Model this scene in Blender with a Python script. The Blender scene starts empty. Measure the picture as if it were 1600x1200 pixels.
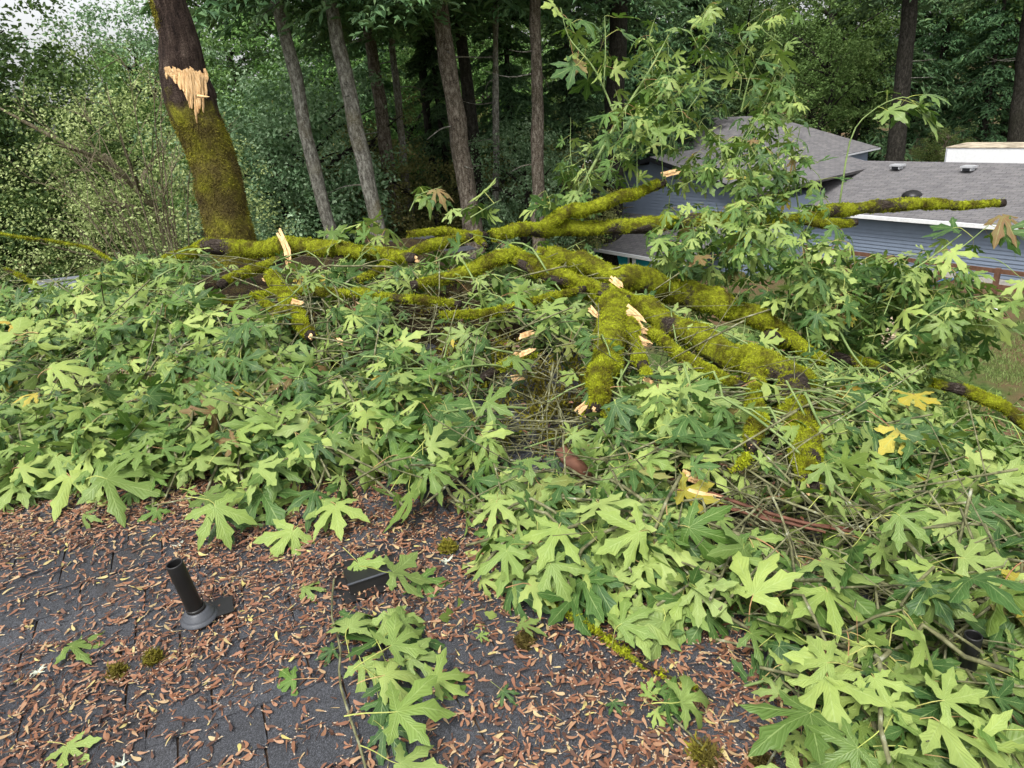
import bpy, math, random
import numpy as np
from mathutils import Matrix, Vector

# ------------------------------------------------------------------ camera, sky, sun, exposure
sc = bpy.context.scene
F_PX, PITCH, ROLL = 1110.0, math.radians(22), math.radians(5.5)
CAM = np.array([0.0, 0.0, 8.8])
FW = np.array([0, math.cos(PITCH), -math.sin(PITCH)])
_R0 = np.array([1.0, 0, 0]); _U0 = np.array([0, math.sin(PITCH), math.cos(PITCH)])
RT = math.cos(ROLL) * _R0 - math.sin(ROLL) * _U0
UP = math.cos(ROLL) * _U0 + math.sin(ROLL) * _R0
cd = bpy.data.cameras.new('camera'); cam = bpy.data.objects.new('camera', cd); sc.collection.objects.link(cam)
cam.matrix_world = Matrix(((RT[0], UP[0], -FW[0], CAM[0]), (RT[1], UP[1], -FW[1], CAM[1]), (RT[2], UP[2], -FW[2], CAM[2]), (0, 0, 0, 1)))
cd.lens = 36 * F_PX / 1600; cd.sensor_width = 36; cd.clip_end = 2000; cd.clip_start = 0.05
sc.camera = cam

SUN_EL, SUN_AZ = math.radians(58), math.radians(205)      # azimuth clockwise from +Y
world = bpy.data.worlds.new('World'); sc.world = world; world.use_nodes = True
wn = world.node_tree; wn.nodes.clear()
sky = wn.nodes.new('ShaderNodeTexSky'); sky.sky_type = 'NISHITA'; sky.sun_disc = False
sky.sun_elevation = SUN_EL; sky.sun_rotation = SUN_AZ; sky.dust_density = 4.0; sky.air_density = 1.0
hs = wn.nodes.new('ShaderNodeHueSaturation'); hs.inputs['Saturation'].default_value = 0.12   # thin overcast: nearly white sky
bgn = wn.nodes.new('ShaderNodeBackground'); bgn.inputs['Strength'].default_value = 0.15
wo = wn.nodes.new('ShaderNodeOutputWorld')
wn.links.new(sky.outputs[0], hs.inputs['Color']); wn.links.new(hs.outputs[0], bgn.inputs[0]); wn.links.new(bgn.outputs[0], wo.inputs[0])
sl = bpy.data.lights.new('sun', 'SUN'); sl.energy = 1.5; sl.angle = math.radians(14); sl.color = (1.0, 0.96, 0.9)
so = bpy.data.objects.new('sun', sl); sc.collection.objects.link(so)
sd = Vector((math.sin(SUN_AZ) * math.cos(SUN_EL), math.cos(SUN_AZ) * math.cos(SUN_EL), math.sin(SUN_EL)))
so.rotation_euler = sd.to_track_quat('Z', 'Y').to_euler(); so.location = (0, 0, 60)
sc.view_settings.view_transform = 'Standard'; sc.view_settings.look = 'None'
sc.view_settings.exposure = 0.92; sc.view_settings.gamma = 1.0
sc.view_settings.use_curve_mapping = False
sc.render.engine = 'CYCLES'
cy = sc.cycles
cy.max_bounces = 6; cy.diffuse_bounces = 3; cy.glossy_bounces = 2; cy.transmission_bounces = 4; cy.transparent_max_bounces = 4
cy.use_denoising = True; cy.caustics_reflective = False; cy.caustics_refractive = False
cy.use_adaptive_sampling = True; cy.adaptive_threshold = 0.02

# ------------------------------------------------------------------ helpers
rng = np.random.default_rng(7); random.seed(7)
COL = sc.collection
def unit(v):
    v = np.asarray(v, float); return v / (np.linalg.norm(v) + 1e-12)
def ray(x, y): return FW + (x - 800) / F_PX * RT + (600 - y) / F_PX * UP
def at(x, y, d): return CAM + d * ray(x, y)
def onz(x, y, z):
    r = ray(x, y); return CAM + r * ((z - CAM[2]) / r[2])
def proj(p):
    q = np.asarray(p, float) - CAM; d = q @ FW
    dd = np.where(np.abs(d) < 1e-6, 1e-6, d)
    return 800 + F_PX * (q @ RT) / dd, 600 - F_PX * (q @ UP) / dd, d
def _hash(i, j, k, s):
    n = (i * 374761393 + j * 668265263 + k * 2147483647 + s * 974711) & 0xffffffff
    n = ((n ^ (n >> 13)) * 1274126177) & 0xffffffff
    return ((n ^ (n >> 16)) & 0xffff) / 65535.0
def vnoise(p, s=0):
    p = np.asarray(p, float); i = np.floor(p).astype(np.int64); t = p - i; t = t * t * (3 - 2 * t)
    o = 0
    for a in (0, 1):
        for b in (0, 1):
            for c in (0, 1):
                w = (t[..., 0] if a else 1 - t[..., 0]) * (t[..., 1] if b else 1 - t[..., 1]) * (t[..., 2] if c else 1 - t[..., 2])
                o = o + w * _hash(i[..., 0] + a, i[..., 1] + b, i[..., 2] + c, s)
    return o
def fbm(p, s=0, n=3):
    o = 0; a = .5; p = np.asarray(p, float)
    for k in range(n): o = o + a * vnoise(p * 2 ** k, s + k); a *= .5
    return o / (1 - .5 ** n)
def sstep(a, b, x):
    t = np.clip((x - a) / (b - a), 0, 1); return t * t * (3 - 2 * t)

def mesh_data(name, V, Fc, mats=(), fm=None, smooth=False, attrs=None):
    me = bpy.data.meshes.new(name)
    V = np.asarray(V, np.float32)
    if isinstance(Fc, np.ndarray):
        n, k = Fc.shape
        me.vertices.add(len(V)); me.vertices.foreach_set('co', V.ravel())
        me.loops.add(n * k); me.loops.foreach_set('vertex_index', Fc.astype(np.int32).ravel())
        me.polygons.add(n); me.polygons.foreach_set('loop_start', np.arange(0, n * k, k, dtype=np.int32))
        try: me.polygons.foreach_set('loop_total', np.full(n, k, np.int32))
        except Exception: pass
        me.update(calc_edges=True)
    else:
        me.from_pydata(V.tolist(), [], Fc)
    for m in mats: me.materials.append(m)
    if fm is not None: me.polygons.foreach_set('material_index', np.asarray(fm, np.int32))
    me.polygons.foreach_set('use_smooth', np.full(len(me.polygons), bool(smooth)))
    for an, av in (attrs or {}).items():
        a = me.attributes.new(an, 'FLOAT', 'POINT'); a.data.foreach_set('value', np.asarray(av, np.float32))
    me.update()
    return me
def link(o, parent=None):
    COL.objects.link(o)
    if parent is not None: o.parent = parent
    return o
def obj(name, me, parent=None, loc=None, kind=None):
    o = bpy.data.objects.new(name, me); link(o, parent)
    if loc is not None: o.location = [float(v) for v in loc]
    if kind: o['kind'] = kind
    return o
def tag(o, label, cat, group=None, kind=None):
    if label: o['label'] = label
    if cat: o['category'] = cat
    if group: o['group'] = group
    if kind: o['kind'] = kind
    return o
def thing(name, label, cat, loc=(0, 0, 0), group=None):
    o = bpy.data.objects.new(name, None); COL.objects.link(o); o.empty_display_size = .1
    o.location = [float(v) for v in loc]
    return tag(o, label, cat, group)
class MB:
    """collects faces of one part"""
    def __init__(s): s.V = []; s.F = []; s.n = 0
    def add(s, V, Fc):
        V = np.asarray(V, float)
        s.V.append(V); s.F += [[i + s.n for i in f] for f in Fc]; s.n += len(V); return s
    def box(s, o, a, b, c):
        """box from corner o along vectors a, b, c"""
        o, a, b, c = (np.asarray(v, float) for v in (o, a, b, c))
        V = [o, o + a, o + a + b, o + b, o + c, o + a + c, o + a + b + c, o + b + c]
        return s.add(V, [(0, 3, 2, 1), (4, 5, 6, 7), (0, 1, 5, 4), (1, 2, 6, 5), (2, 3, 7, 6), (3, 0, 4, 7)])
    def build(s, name, mat, parent=None, loc=(0, 0, 0), smooth=False, kind=None, attrs=None):
        V = np.concatenate(s.V) - np.asarray(loc, float)
        me = mesh_data(name, V, s.F, [mat], None, smooth, attrs)
        return obj(name, me, parent, None, kind)
def catmull(P, n):
    P = np.asarray(P, float); m = len(P)
    if m == 2:
        t = np.linspace(0, 1, n)[:, None]; return P[0] * (1 - t) + P[1] * t
    E0 = np.vstack([2 * P[0] - P[1], P, 2 * P[-1] - P[-2]])
    T = np.linspace(0, m - 1 - 1e-9, n); i = T.astype(int); t = (T - i)[:, None]
    a, b, c, d = E0[i], E0[i + 1], E0[i + 2], E0[i + 3]
    return .5 * (2 * b + (c - a) * t + (2 * a - 5 * b + 4 * c - d) * t ** 2 + (3 * b - a - 3 * c + d) * t ** 3)
def tube(P, r, sides=8, cap=True, noise=0, nscale=6, seed=0, square=0):
    """P (n,k) centre line, r scalar or (n,) radii -> V, quads/tris, uv-like normals"""
    P = np.asarray(P, float); n = len(P); r = np.broadcast_to(np.asarray(r, float), (n,))
    T = np.gradient(P, axis=0); T /= np.linalg.norm(T, axis=1)[:, None] + 1e-12
    ref = np.array([0, 0, 1.0]) if abs(T[:, 2]).mean() < .8 else np.array([1.0, 0, 0])
    A = np.cross(T, ref); A /= np.linalg.norm(A, axis=1)[:, None] + 1e-12
    B = np.cross(A, T)
    th = np.linspace(0, 2 * math.pi, sides, endpoint=False)
    N = np.cos(th)[None, :, None] * A[:, None] + np.sin(th)[None, :, None] * B[:, None]
    V = P[:, None] + N * r[:, None, None]
    if noise:
        d = (fbm(V * nscale, seed) - .5) * 2 * noise
        V = V + N * (d * np.clip(r[:, None] * 8, .15, 1.6))[..., None]
    V = V.reshape(-1, 3); Fq = []
    for i in range(n - 1):
        for j in range(sides):
            k = (j + 1) % sides
            Fq.append((i * sides + j, i * sides + k, (i + 1) * sides + k, (i + 1) * sides + j))
    if cap:
        Fq.append(tuple(range(sides))[::-1]); Fq.append(tuple((n - 1) * sides + j for j in range(sides)))
    return V, Fq, N.reshape(-1, 3)
def in_poly(x, y, poly):
    x = np.asarray(x, float); y = np.asarray(y, float); c = np.zeros(x.shape, bool); n = len(poly); j = n - 1
    for i in range(n):
        xi, yi = poly[i]; xj, yj = poly[j]
        c ^= ((yi > y) != (yj > y)) & (x < (xj - xi) * (y - yi) / (yj - yi + 1e-12) + xi); j = i
    return c

# ------------------------------------------------------------------ materials
class N:
    def __init__(s, name):
        s.m = bpy.data.materials.new(name); s.m.use_nodes = True; s.t = s.m.node_tree; s.t.nodes.clear()
        s.out = s.t.nodes.new('ShaderNodeOutputMaterial')
    def n(s, typ, ins=None, **kw):
        nd = s.t.nodes.new('ShaderNode' + typ)
        for k, v in kw.items(): setattr(nd, k, v)
        for k, v in (ins or {}).items():
            if isinstance(v, bpy.types.NodeSocket): s.t.links.new(v, nd.inputs[k])
            elif isinstance(v, bpy.types.Node): s.t.links.new(v.outputs[0], nd.inputs[k])
            else: nd.inputs[k].default_value = v
        return nd
    def ramp(s, fac, stops, interp='LINEAR'):
        nd = s.n('ValToRGB', {'Fac': fac}); cr = nd.color_ramp; cr.interpolation = interp
        while len(cr.elements) < len(stops): cr.elements.new(.5)
        for e, (p, c) in zip(cr.elements, stops):
            e.position = p; e.color = tuple(c) + (1,) if hasattr(c, '__len__') else (c, c, c, 1)
        return nd
    def noise(s, vec, scale, detail=4, rough=.55):
        d = {'Scale': scale, 'Detail': detail, 'Roughness': rough}
        if vec is not None: d['Vector'] = vec
        return s.n('TexNoise', d)
    def mix(s, fac, a, b, mode='MIX'):
        nd = s.n('Mix', None, data_type='RGBA', blend_type=mode)
        for k, v in ((0, fac), (6, a), (7, b)):
            if isinstance(v, bpy.types.NodeSocket): s.t.links.new(v, nd.inputs[k])
            elif isinstance(v, bpy.types.Node): s.t.links.new(v.outputs[0], nd.inputs[k])
            else: nd.inputs[k].default_value = v if k == 0 else (tuple(v) + (1,) if len(v) == 3 else v)
        return nd.outputs[2]
    def math(s, op, a, b=None, clamp=False):
        d = {0: a}
        if b is not None: d[1] = b
        return s.n('Math', d, operation=op, use_clamp=clamp).outputs[0]
    def bump(s, h, strength=.4, dist=.01): return s.n('Bump', {'Height': h, 'Strength': strength, 'Distance': dist}).outputs[0]
    def finish(s, color, rough=.8, bump=None, transl=None, spec=.3, metal=0.0):
        d = {'Base Color': color if not isinstance(color, tuple) else tuple(color) + (1,), 'Roughness': rough, 'Specular IOR Level': spec, 'Metallic': metal}
        p = s.n('BsdfPrincipled', d)
        if bump is not None: s.t.links.new(bump, p.inputs['Normal'])
        sh = p
        if transl:
            tcol, tf = transl
            t = s.n('BsdfTranslucent', {'Color': tcol})
            sh = s.n('MixShader', {0: tf, 1: p.outputs[0], 2: t.outputs[0]})
        s.t.links.new(sh.outputs[0], s.out.inputs[0]); return s.m
def coord(k): return k.n('TexCoord').outputs['Object']
def wpos(k): return k.n('NewGeometry').outputs['Position']
def rnd_val(k):
    a = k.n('Attribute', None, attribute_name='tint').outputs['Fac']
    b = k.n('ObjectInfo').outputs['Random']
    return k.math('FRACT', k.math('ADD', a, b))

def m_maple():
    k = N('maple_leaf'); r = rnd_val(k)
    v = k.n('Attribute', None, attribute_name='vein').outputs['Fac']
    nz = k.noise(wpos(k), 22, 3)
    top = k.ramp(r, [(0, (.018, .058, .012)), (.5, (.042, .105, .016)), (.955, (.11, .20, .025)), (.972, (.12, .2, .03)), (.978, (.2, .10, .04)), (.990, (.15, .08, .035)), (.993, (.16, .24, .03)), (.997, (.52, .36, .03)), (1, (.48, .25, .03))])
    und = k.ramp(r, [(0, (.085, .15, .028)), (.35, (.165, .25, .05)), (.65, (.235, .325, .068)), (.955, (.345, .43, .105)), (.972, (.32, .40, .10)), (.978, (.22, .115, .05)), (.990, (.16, .085, .04)), (.993, (.35, .42, .11)), (.997, (.55, .42, .06)), (1, (.5, .3, .05))])
    r2 = k.math('FRACT', k.math('MULTIPLY', r, 7.31)); ok_ = k.math('LESS_THAN', r, .97)
    top = k.mix(k.math('MULTIPLY', k.math('MULTIPLY', r2, ok_), .38), top, (.025, .08, .03))
    und = k.mix(k.math('MULTIPLY', k.math('MULTIPLY', k.math('POWER', r2, 2.0), ok_), .45), und, (.38, .45, .155))
    bf = k.n('NewGeometry').outputs['Backfacing']
    c = k.mix(bf, top, und)
    c = k.mix(k.ramp(nz, [(.35, .0), (.75, .35)]), c, (.13, .22, .06), 'MIX')
    al = k.n('Attribute', None, attribute_name='along').outputs['Fac']
    sv = k.math('FRACT', k.math('MULTIPLY', k.math('SUBTRACT', al, k.math('MULTIPLY', k.math('SUBTRACT', 1.0, v), .28)), 9.0))
    svl = k.ramp(k.math('ABSOLUTE', k.math('SUBTRACT', sv, .5)), [(0, 1), (.09, 0)])
    vm = k.ramp(v, [(.93, 0), (.985, .5)])
    vv = k.math('MAXIMUM', vm.outputs[0], k.math('MULTIPLY', svl.outputs[0], .22))
    c = k.mix(vv, c, (.36, .46, .17))
    tc = k.mix(.5, c, (.22, .42, .03))
    return k.finish(c, k.ramp(r, [(0, .42), (1, .62)]).outputs[0], k.bump(k.math('ADD', k.math('MULTIPLY', nz.outputs[0], .8), k.math('MULTIPLY', k.math('ABSOLUTE', k.math('SUBTRACT', sv, .5)), .5)), .45, .008), (tc, .2), .35)
def m_petiole():
    k = N('petiole'); r = rnd_val(k)
    return k.finish(k.ramp(r, [(0, (.34, .40, .09)), (.6, (.40, .42, .12)), (.85, (.42, .26, .12)), (1, (.35, .15, .08))]).outputs[0], .5)
def m_twig():
    k = N('twig_bark'); nz = k.noise(wpos(k), 30, 4)
    return k.finish(k.ramp(nz, [(.3, (.05, .05, .03)), (.5, (.13, .13, .06)), (.62, (.2, .2, .11)), (.75, (.38, .4, .33))]).outputs[0], .85, k.bump(nz.outputs[0], .5, .004))
def m_green_twig():
    k = N('green_twig'); nz = k.noise(wpos(k), 14, 4)
    return k.finish(k.ramp(nz, [(.3, (.10, .16, .045)), (.6, (.20, .27, .09)), (.8, (.30, .34, .16))]).outputs[0], .6)
def m_limb():
    k = N('mossy_bark'); mo = k.n('Attribute', None, attribute_name='moss').outputs['Fac']
    p = wpos(k); n1 = k.noise(p, 8, 5, .7); n2 = k.noise(p, 45, 4, .7); n3 = k.noise(p, 160, 2)
    mossc = k.ramp(n1, [(.30, (.075, .052, .016)), (.41, (.14, .14, .014)), (.50, (.28, .315, .016)), (.64, (.44, .50, .03))])
    mossc = k.mix(k.ramp(n2, [(.35, .7), (.65, 0)]), mossc, (.06, .05, .012))
    n4 = k.noise(k.n('Mapping', {'Vector': p, 'Rotation': (0, 0, .5), 'Scale': (18, 90, 90)}), 1, 6, .75)
    bark = k.ramp(n4, [(.3, (.012, .009, .008)), (.5, (.05, .038, .03)), (.64, (.11, .092, .078)), (.74, (.36, .36, .33))])
    c = k.mix(k.ramp(k.math('ADD', mo, k.math('MULTIPLY', k.math('SUBTRACT', n2.outputs[0], .5), .7)), [(.33, 0), (.54, 1)]), bark, mossc)
    h = k.math('ADD', k.math('ADD', n2.outputs[0], n4.outputs[0]), k.math('MULTIPLY', n3.outputs[0], .6))
    return k.finish(c, .95, k.bump(h, 1.0, .02), None, .1)
def m_moss():
    k = N('moss_tufts'); r = rnd_val(k); p = wpos(k); n1 = k.noise(p, 8, 5, .7)
    a = k.ramp(n1, [(.30, (.12, .085, .022)), (.41, (.23, .235, .02)), (.50, (.43, .49, .022)), (.64, (.60, .69, .05))])
    b = k.mix(k.math('MULTIPLY', r, .7), a, (.10, .085, .015))
    return k.finish(b, .95, None, (b, .35), .05)
def m_wood(name='torn_wood'):
    k = N(name); co = wpos(k)
    s = k.n('Mapping', {'Vector': co, 'Scale': (40, 40, 6)}); n1 = k.noise(s, 1.5, 5)
    return k.finish(k.ramp(n1, [(.3, (.48, .27, .11)), (.5, (.72, .46, .22)), (.7, (.82, .60, .34))]).outputs[0], .7, k.bump(n1.outputs[0], .8, .01))
def m_seed():
    k = N('maple_seed'); r = rnd_val(k); v = k.n('Attribute', None, attribute_name='vein').outputs['Fac']
    c = k.ramp(r, [(0, (.06, .03, .022)), (.25, (.13, .065, .04)), (.48, (.23, .10, .055)), (.68, (.30, .145, .08)), (.86, (.37, .21, .12)), (.96, (.46, .35, .18)), (1, (.5, .44, .14))])
    c = k.mix(k.ramp(v, [(.75, 0), (.95, .85)]), c, (.55, .45, .33))
    return k.finish(c, .55, None, (c, .15), .4)
def m_shingle():
    k = N('asphalt_shingle'); r = rnd_val(k); p = wpos(k)
    g = k.n('TexVoronoi', {'Vector': p, 'Scale': 420}); n1 = k.noise(p, 3.2, 5); n2 = k.noise(p, 60, 4)
    base = k.ramp(r, [(0, (.036, .038, .045)), (.5, (.048, .051, .059)), (1, (.060, .063, .072))])
    gc = k.ramp(g.outputs['Color'], [(.2, (.3, .3, .3)), (.6, (1, 1, 1)), (.9, (2.2, 2.2, 2.2))])
    c = k.mix(.8, base, gc, 'MULTIPLY')
    c = k.mix(k.ramp(n1, [(.55, 0), (.75, .5)]), c, (.035, .03, .024))
    h = k.math('ADD', g.outputs['Distance'], n2.outputs[0])
    return k.finish(c, k.ramp(n1, [(.4, .55), (.6, .85)]).outputs[0], k.bump(h, .7, .003), None, .35)
def m_plain(name, col, rough=.6, spec=.3, var=.25, scale=8, metal=0):
    k = N(name); n1 = k.noise(coord(k), scale, 5)
    a = tuple(v * (1 - var) for v in col); b = tuple(min(1, v * (1 + var)) for v in col)
    return k.finish(k.ramp(n1, [(.3, a), (.7, b)]).outputs[0], rough, k.bump(n1.outputs[0], .12, .01), None, spec, metal)
def m_bark(name, cols, scale=11, stretch=.42):
    k = N(name); p = wpos(k); s = k.n('Mapping', {'Vector': p, 'Scale': (1, 1, stretch)})
    n1 = k.noise(s, scale, 6, .7); n2 = k.noise(p, 1.1, 3); n3 = k.noise(p, scale * 3.5, 3)
    c = k.ramp(n1, [(.34, cols[0]), (.5, cols[1]), (.66, cols[2])])
    c = k.mix(k.ramp(n2, [(.5, 0), (.7, .65)]), c, cols[3])
    c = k.mix(k.ramp(n3, [(.56, 0), (.64, .8)]), c, cols[2])
    return k.finish(c, .92, k.bump(n1.outputs[0], 1.0, .06), None, .12)
def m_foliage(name, stops, tr=.34, hue=.0):
    k = N(name); r = k.n('Attribute', None, attribute_name='tint').outputs['Fac']; o = k.n('ObjectInfo').outputs['Random']
    c = k.ramp(r, stops)
    h = k.n('HueSaturation', {'Hue': k.math('ADD', .485, k.math('MULTIPLY', o, .03)), 'Saturation': 1.0, 'Value': k.math('ADD', .75, k.math('MULTIPLY', o, .5)), 'Color': c})
    tc = k.mix(.5, h.outputs[0], (.10, .17, .02))
    return k.finish(h.outputs[0], .6, None, (tc, tr), .25)
def m_ground():
    k = N('lawn_ground'); p = wpos(k); n1 = k.noise(p, .35, 5, .6); n2 = k.noise(p, 6, 5); n3 = k.noise(p, 40, 3)
    g = k.ramp(n2, [(.3, (.035, .06, .015)), (.6, (.075, .12, .03)), (.75, (.12, .13, .05))])
    d = k.ramp(n3, [(.3, (.07, .045, .025)), (.7, (.19, .125, .07))])
    c = k.mix(k.ramp(n1, [(.44, 0), (.58, 1)]), g, d)
    return k.finish(c, .95, k.bump(n3.outputs[0], .7, .05), None, .1)
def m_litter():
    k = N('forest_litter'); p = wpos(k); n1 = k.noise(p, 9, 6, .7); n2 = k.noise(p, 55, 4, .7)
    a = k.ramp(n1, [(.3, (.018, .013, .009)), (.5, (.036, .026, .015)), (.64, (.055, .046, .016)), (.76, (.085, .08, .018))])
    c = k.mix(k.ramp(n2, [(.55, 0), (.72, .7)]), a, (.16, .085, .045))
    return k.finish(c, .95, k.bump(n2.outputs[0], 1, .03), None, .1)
def m_farroof():
    k = N('grey_roof_shingles'); p = coord(k)
    b = k.n('TexBrick', {'Vector': p, 'Scale': 1.0, 'Color1': (.115, .112, .118, 1), 'Color2': (.165, .16, .165, 1), 'Mortar': (.06, .058, .06, 1), 'Mortar Size': .012, 'Brick Width': .45, 'Row Height': .15, 'Bias': 0.0})
    n2 = k.noise(p, 2.5, 5); n3 = k.noise(p, 14, 3)
    c = k.mix(k.ramp(n2, [(.4, 0), (.7, .35)]), b.outputs[0], (.21, .20, .195))
    c = k.mix(k.ramp(n3, [(.66, 0), (.72, .8)]), c, (.36, .31, .24))
    return k.finish(c, .85, k.bump(b.outputs['Fac'], -.4, .02), None, .2)
M = dict(leaf=m_maple(), petiole=m_petiole(), twig=m_twig(), gtwig=m_green_twig(), limb=m_limb(), moss=m_moss(), wood=m_wood(), seed=m_seed(),
         shingle=m_shingle(), ground=m_ground(), litter=m_litter(), farroof=m_farroof(),
         blackpipe=m_plain('black_plastic', (.012, .012, .012), .42, .4), boot=m_plain('grey_rubber', (.055, .06, .07), .45, .45),
         deck=m_plain('roof_deck', (.10, .07, .05), .9), fascia=m_plain('white_paint', (.72, .73, .74), .5, .3, .08),
         siding=m_plain('blue_siding', (.175, .215, .285), .55, .3, .06, 3), dark=m_plain('dark_recess', (.012, .013, .016), .6),
         brownwood=m_plain('brown_stained_wood', (.13, .065, .04), .8), teal=m_plain('turquoise_paint', (.05, .52, .62), .55, .3, .1),
         ventmetal=m_plain('vent_metal', (.42, .43, .45), .4, .5, .1), white=m_plain('white_panel', (.78, .79, .8), .5, .3, .05),
         trailer_top=m_plain('dirty_roof_sheet', (.42, .36, .27), .9, .2, .5, 2), concrete=m_plain('concrete', (.42, .41, .38), .9),
         tan=m_plain('tan_stone', (.45, .36, .25), .9), blue=m_plain('blue_hose', (.03, .09, .22), .5), deadleaf=m_plain('dead_leaf_clump', (.17, .075, .04), .8, .2, .5, 40),
         stick=m_plain('reddish_stick', (.15, .065, .04), .7, .3, .4, 20), lichen=m_plain('pale_lichen', (.5, .54, .44), .9, .1, .2, 60),
         glass=m_plain('window_glass', (.02, .023, .028), .08, .6, .05), greyroll=m_plain('grey_metal_sheet', (.15, .165, .19), .45, .4, .12))
G = lambda a, b, c: [(0, a), (.5, b), (1, c)]
FOL = [m_foliage('foliage_dark', G((0.036, 0.076, 0.024), (0.083, 0.163, 0.046), (0.179, 0.296, 0.105))),
       m_foliage('foliage_mid', G((0.062, 0.125, 0.030), (0.137, 0.250, 0.066), (0.300, 0.449, 0.150))),
       m_foliage('foliage_light', G((0.083, 0.123, 0.030), (0.179, 0.248, 0.068), (0.330, 0.398, 0.152))),
       m_foliage('foliage_olive', G((0.077, 0.091, 0.031), (0.195, 0.208, 0.069), (0.443, 0.416, 0.156))),
       m_foliage('foliage_silver', G((0.070, 0.130, 0.056), (0.175, 0.270, 0.140), (0.398, 0.515, 0.328))),
       m_foliage('foliage_needles', G((0.039, 0.087, 0.039), (0.087, 0.167, 0.071), (0.190, 0.298, 0.126)), .12),
       m_foliage('foliage_russet', G((0.060, 0.036, 0.018), (0.156, 0.084, 0.042), (0.240, 0.168, 0.084)))]
B_GREY = m_bark('grey_lichen_bark', ((.045, .04, .032), (.15, .14, .12), (.38, .375, .33), (.12, .10, .05)))
B_BROWN = m_bark('brown_fir_bark', ((.028, .022, .017), (.095, .075, .057), (.27, .24, .20), (.07, .058, .04)))
B_DARK = m_bark('dark_bark', ((.008, .0075, .006), (.022, .020, .016), (.06, .056, .046), (.02, .02, .012)))  # near-black bark, far darker than the grey and brown ones
B_STEM = m_bark('pale_stem_bark', ((.05, .04, .025), (.13, .11, .07), (.25, .22, .15), (.12, .11, .05)))
def m_snag():
    k = N('snag_bark'); p = wpos(k); z = k.n('SeparateXYZ', {0: p}).outputs[2]
    s = k.n('Mapping', {'Vector': p, 'Scale': (1, 1, .16)}); n1 = k.noise(s, 14, 6, .7); n2 = k.noise(p, 2.2, 4); n3 = k.noise(p, 30, 4, .7)
    bark = k.ramp(n1, [(.32, (.014, .010, .009)), (.5, (.045, .031, .025)), (.68, (.10, .075, .06))])
    moss = k.ramp(n2, [(.3, (.08, .06, .025)), (.46, (.13, .108, .028)), (.56, (.19, .175, .028)), (.68, (.29, .29, .03))])
    moss = k.mix(k.ramp(n3, [(.35, .75), (.6, 0)]), moss, (.045, .034, .016))
    mo = k.n('Attribute', None, attribute_name='moss').outputs['Fac']
    c = k.mix(k.ramp(k.math('ADD', mo, k.math('MULTIPLY', k.math('SUBTRACT', n2.outputs[0], .5), .8)), [(.42, 0), (.6, 1)]), bark, moss)
    return k.finish(c, .95, k.bump(k.math('ADD', n1.outputs[0], n3.outputs[0]), 1, .05), None, .1)
M['snag'] = m_snag()

# ------------------------------------------------------------------ terrain
def terrain_z(x, y):
    x = np.asarray(x, float); y = np.asarray(y, float)
    far = np.hypot(x, y)
    return (fbm(np.stack([x * .05, y * .05, x * 0], -1), 3) - .5) * .5 * sstep(25, 60, far) + 6.0 * sstep(70, 300, far)
gx = np.concatenate([np.linspace(-900, -80, 14), np.linspace(-70, 70, 71), np.linspace(80, 900, 14)])
GX, GY = np.meshgrid(gx, gx); GZ = terrain_z(GX, GY); nG = len(gx)
gv = np.stack([GX, GY, GZ], -1).reshape(-1, 3); ii = np.arange(nG * nG).reshape(nG, nG)
gf = np.stack([ii[:-1, :-1], ii[:-1, 1:], ii[1:, 1:], ii[1:, :-1]], -1).reshape(-1, 4)
g = obj('ground', mesh_data('ground', gv, gf, [M['ground']], None, True)); g['kind'] = 'structure'

# ------------------------------------------------------------------ our roof
CA = math.radians(68)
RC = np.array([math.sin(CA), math.cos(CA), 0]); RE = np.array([-math.cos(CA), math.sin(CA), 0])
RSL = math.tan(math.radians(3)); RZ0 = 7.2
def roofz(x, y): return RZ0 + RSL * (np.asarray(x) * RE[0] + np.asarray(y) * RE[1])
def roofpt(px, py):
    r = ray(px, py); q = CAM; den = r[2] - RSL * (r @ RE); return q + r * ((RZ0 - q[2] + RSL * (q @ RE)) / den)
RAKE = float(roofpt(1390, 835) @ RC); RIDGE = float(roofpt(0, 475) @ RE)
RN = unit(np.array([-RSL * RE[0], -RSL * RE[1], 1]))
RE3 = unit(RE + np.array([0, 0, RSL]))
def rp(c, e, h=0): p = RC * c + RE * e; p = np.array([p[0], p[1], RZ0 + RSL * e]); return p + RN * h
C0, E0_ = -9.0, -2.6
house = thing('shingled_house', 'house whose dark shingled roof fills the foreground under the fallen maple', 'house', rp(0, 0) * [1, 1, 0])
hl = np.array(house.location)
def hpart(mb, name, mat, parent=house, kind=None, smooth=False):
    return mb.build(name, mat, parent, hl, smooth, kind)
mb = MB().box(rp(C0, E0_, -.16), RC * (RAKE - C0), RE3 * (RIDGE - E0_), RN * .155)
roof_o = hpart(mb, 'roof', M['deck'])
bs = unit(RE + np.array([0, 0, -.35]))
mb = MB().box(rp(C0, RIDGE + .004, -.16), RC * (RAKE - C0), bs * 5, unit(np.cross(RC, bs)) * .155)
hpart(mb, 'rear_roof_slope', M['shingle'])
mb = MB().box(rp(RAKE + .003, E0_, -.2), RC * .03, RE3 * (RIDGE - E0_), RN * .2); hpart(mb, 'rake_board', M['fascia'])
pc = rp(C0 + .4, E0_ + .4); w_, l_ = RAKE - C0 - .8, RIDGE - E0_ + 3.6
mb = MB().box([pc[0], pc[1], -.3], RC * w_, RE * l_, [0, 0, roofz(pc[0], pc[1]) - .1]); hpart(mb, 'wall', M['siding'])
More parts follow.
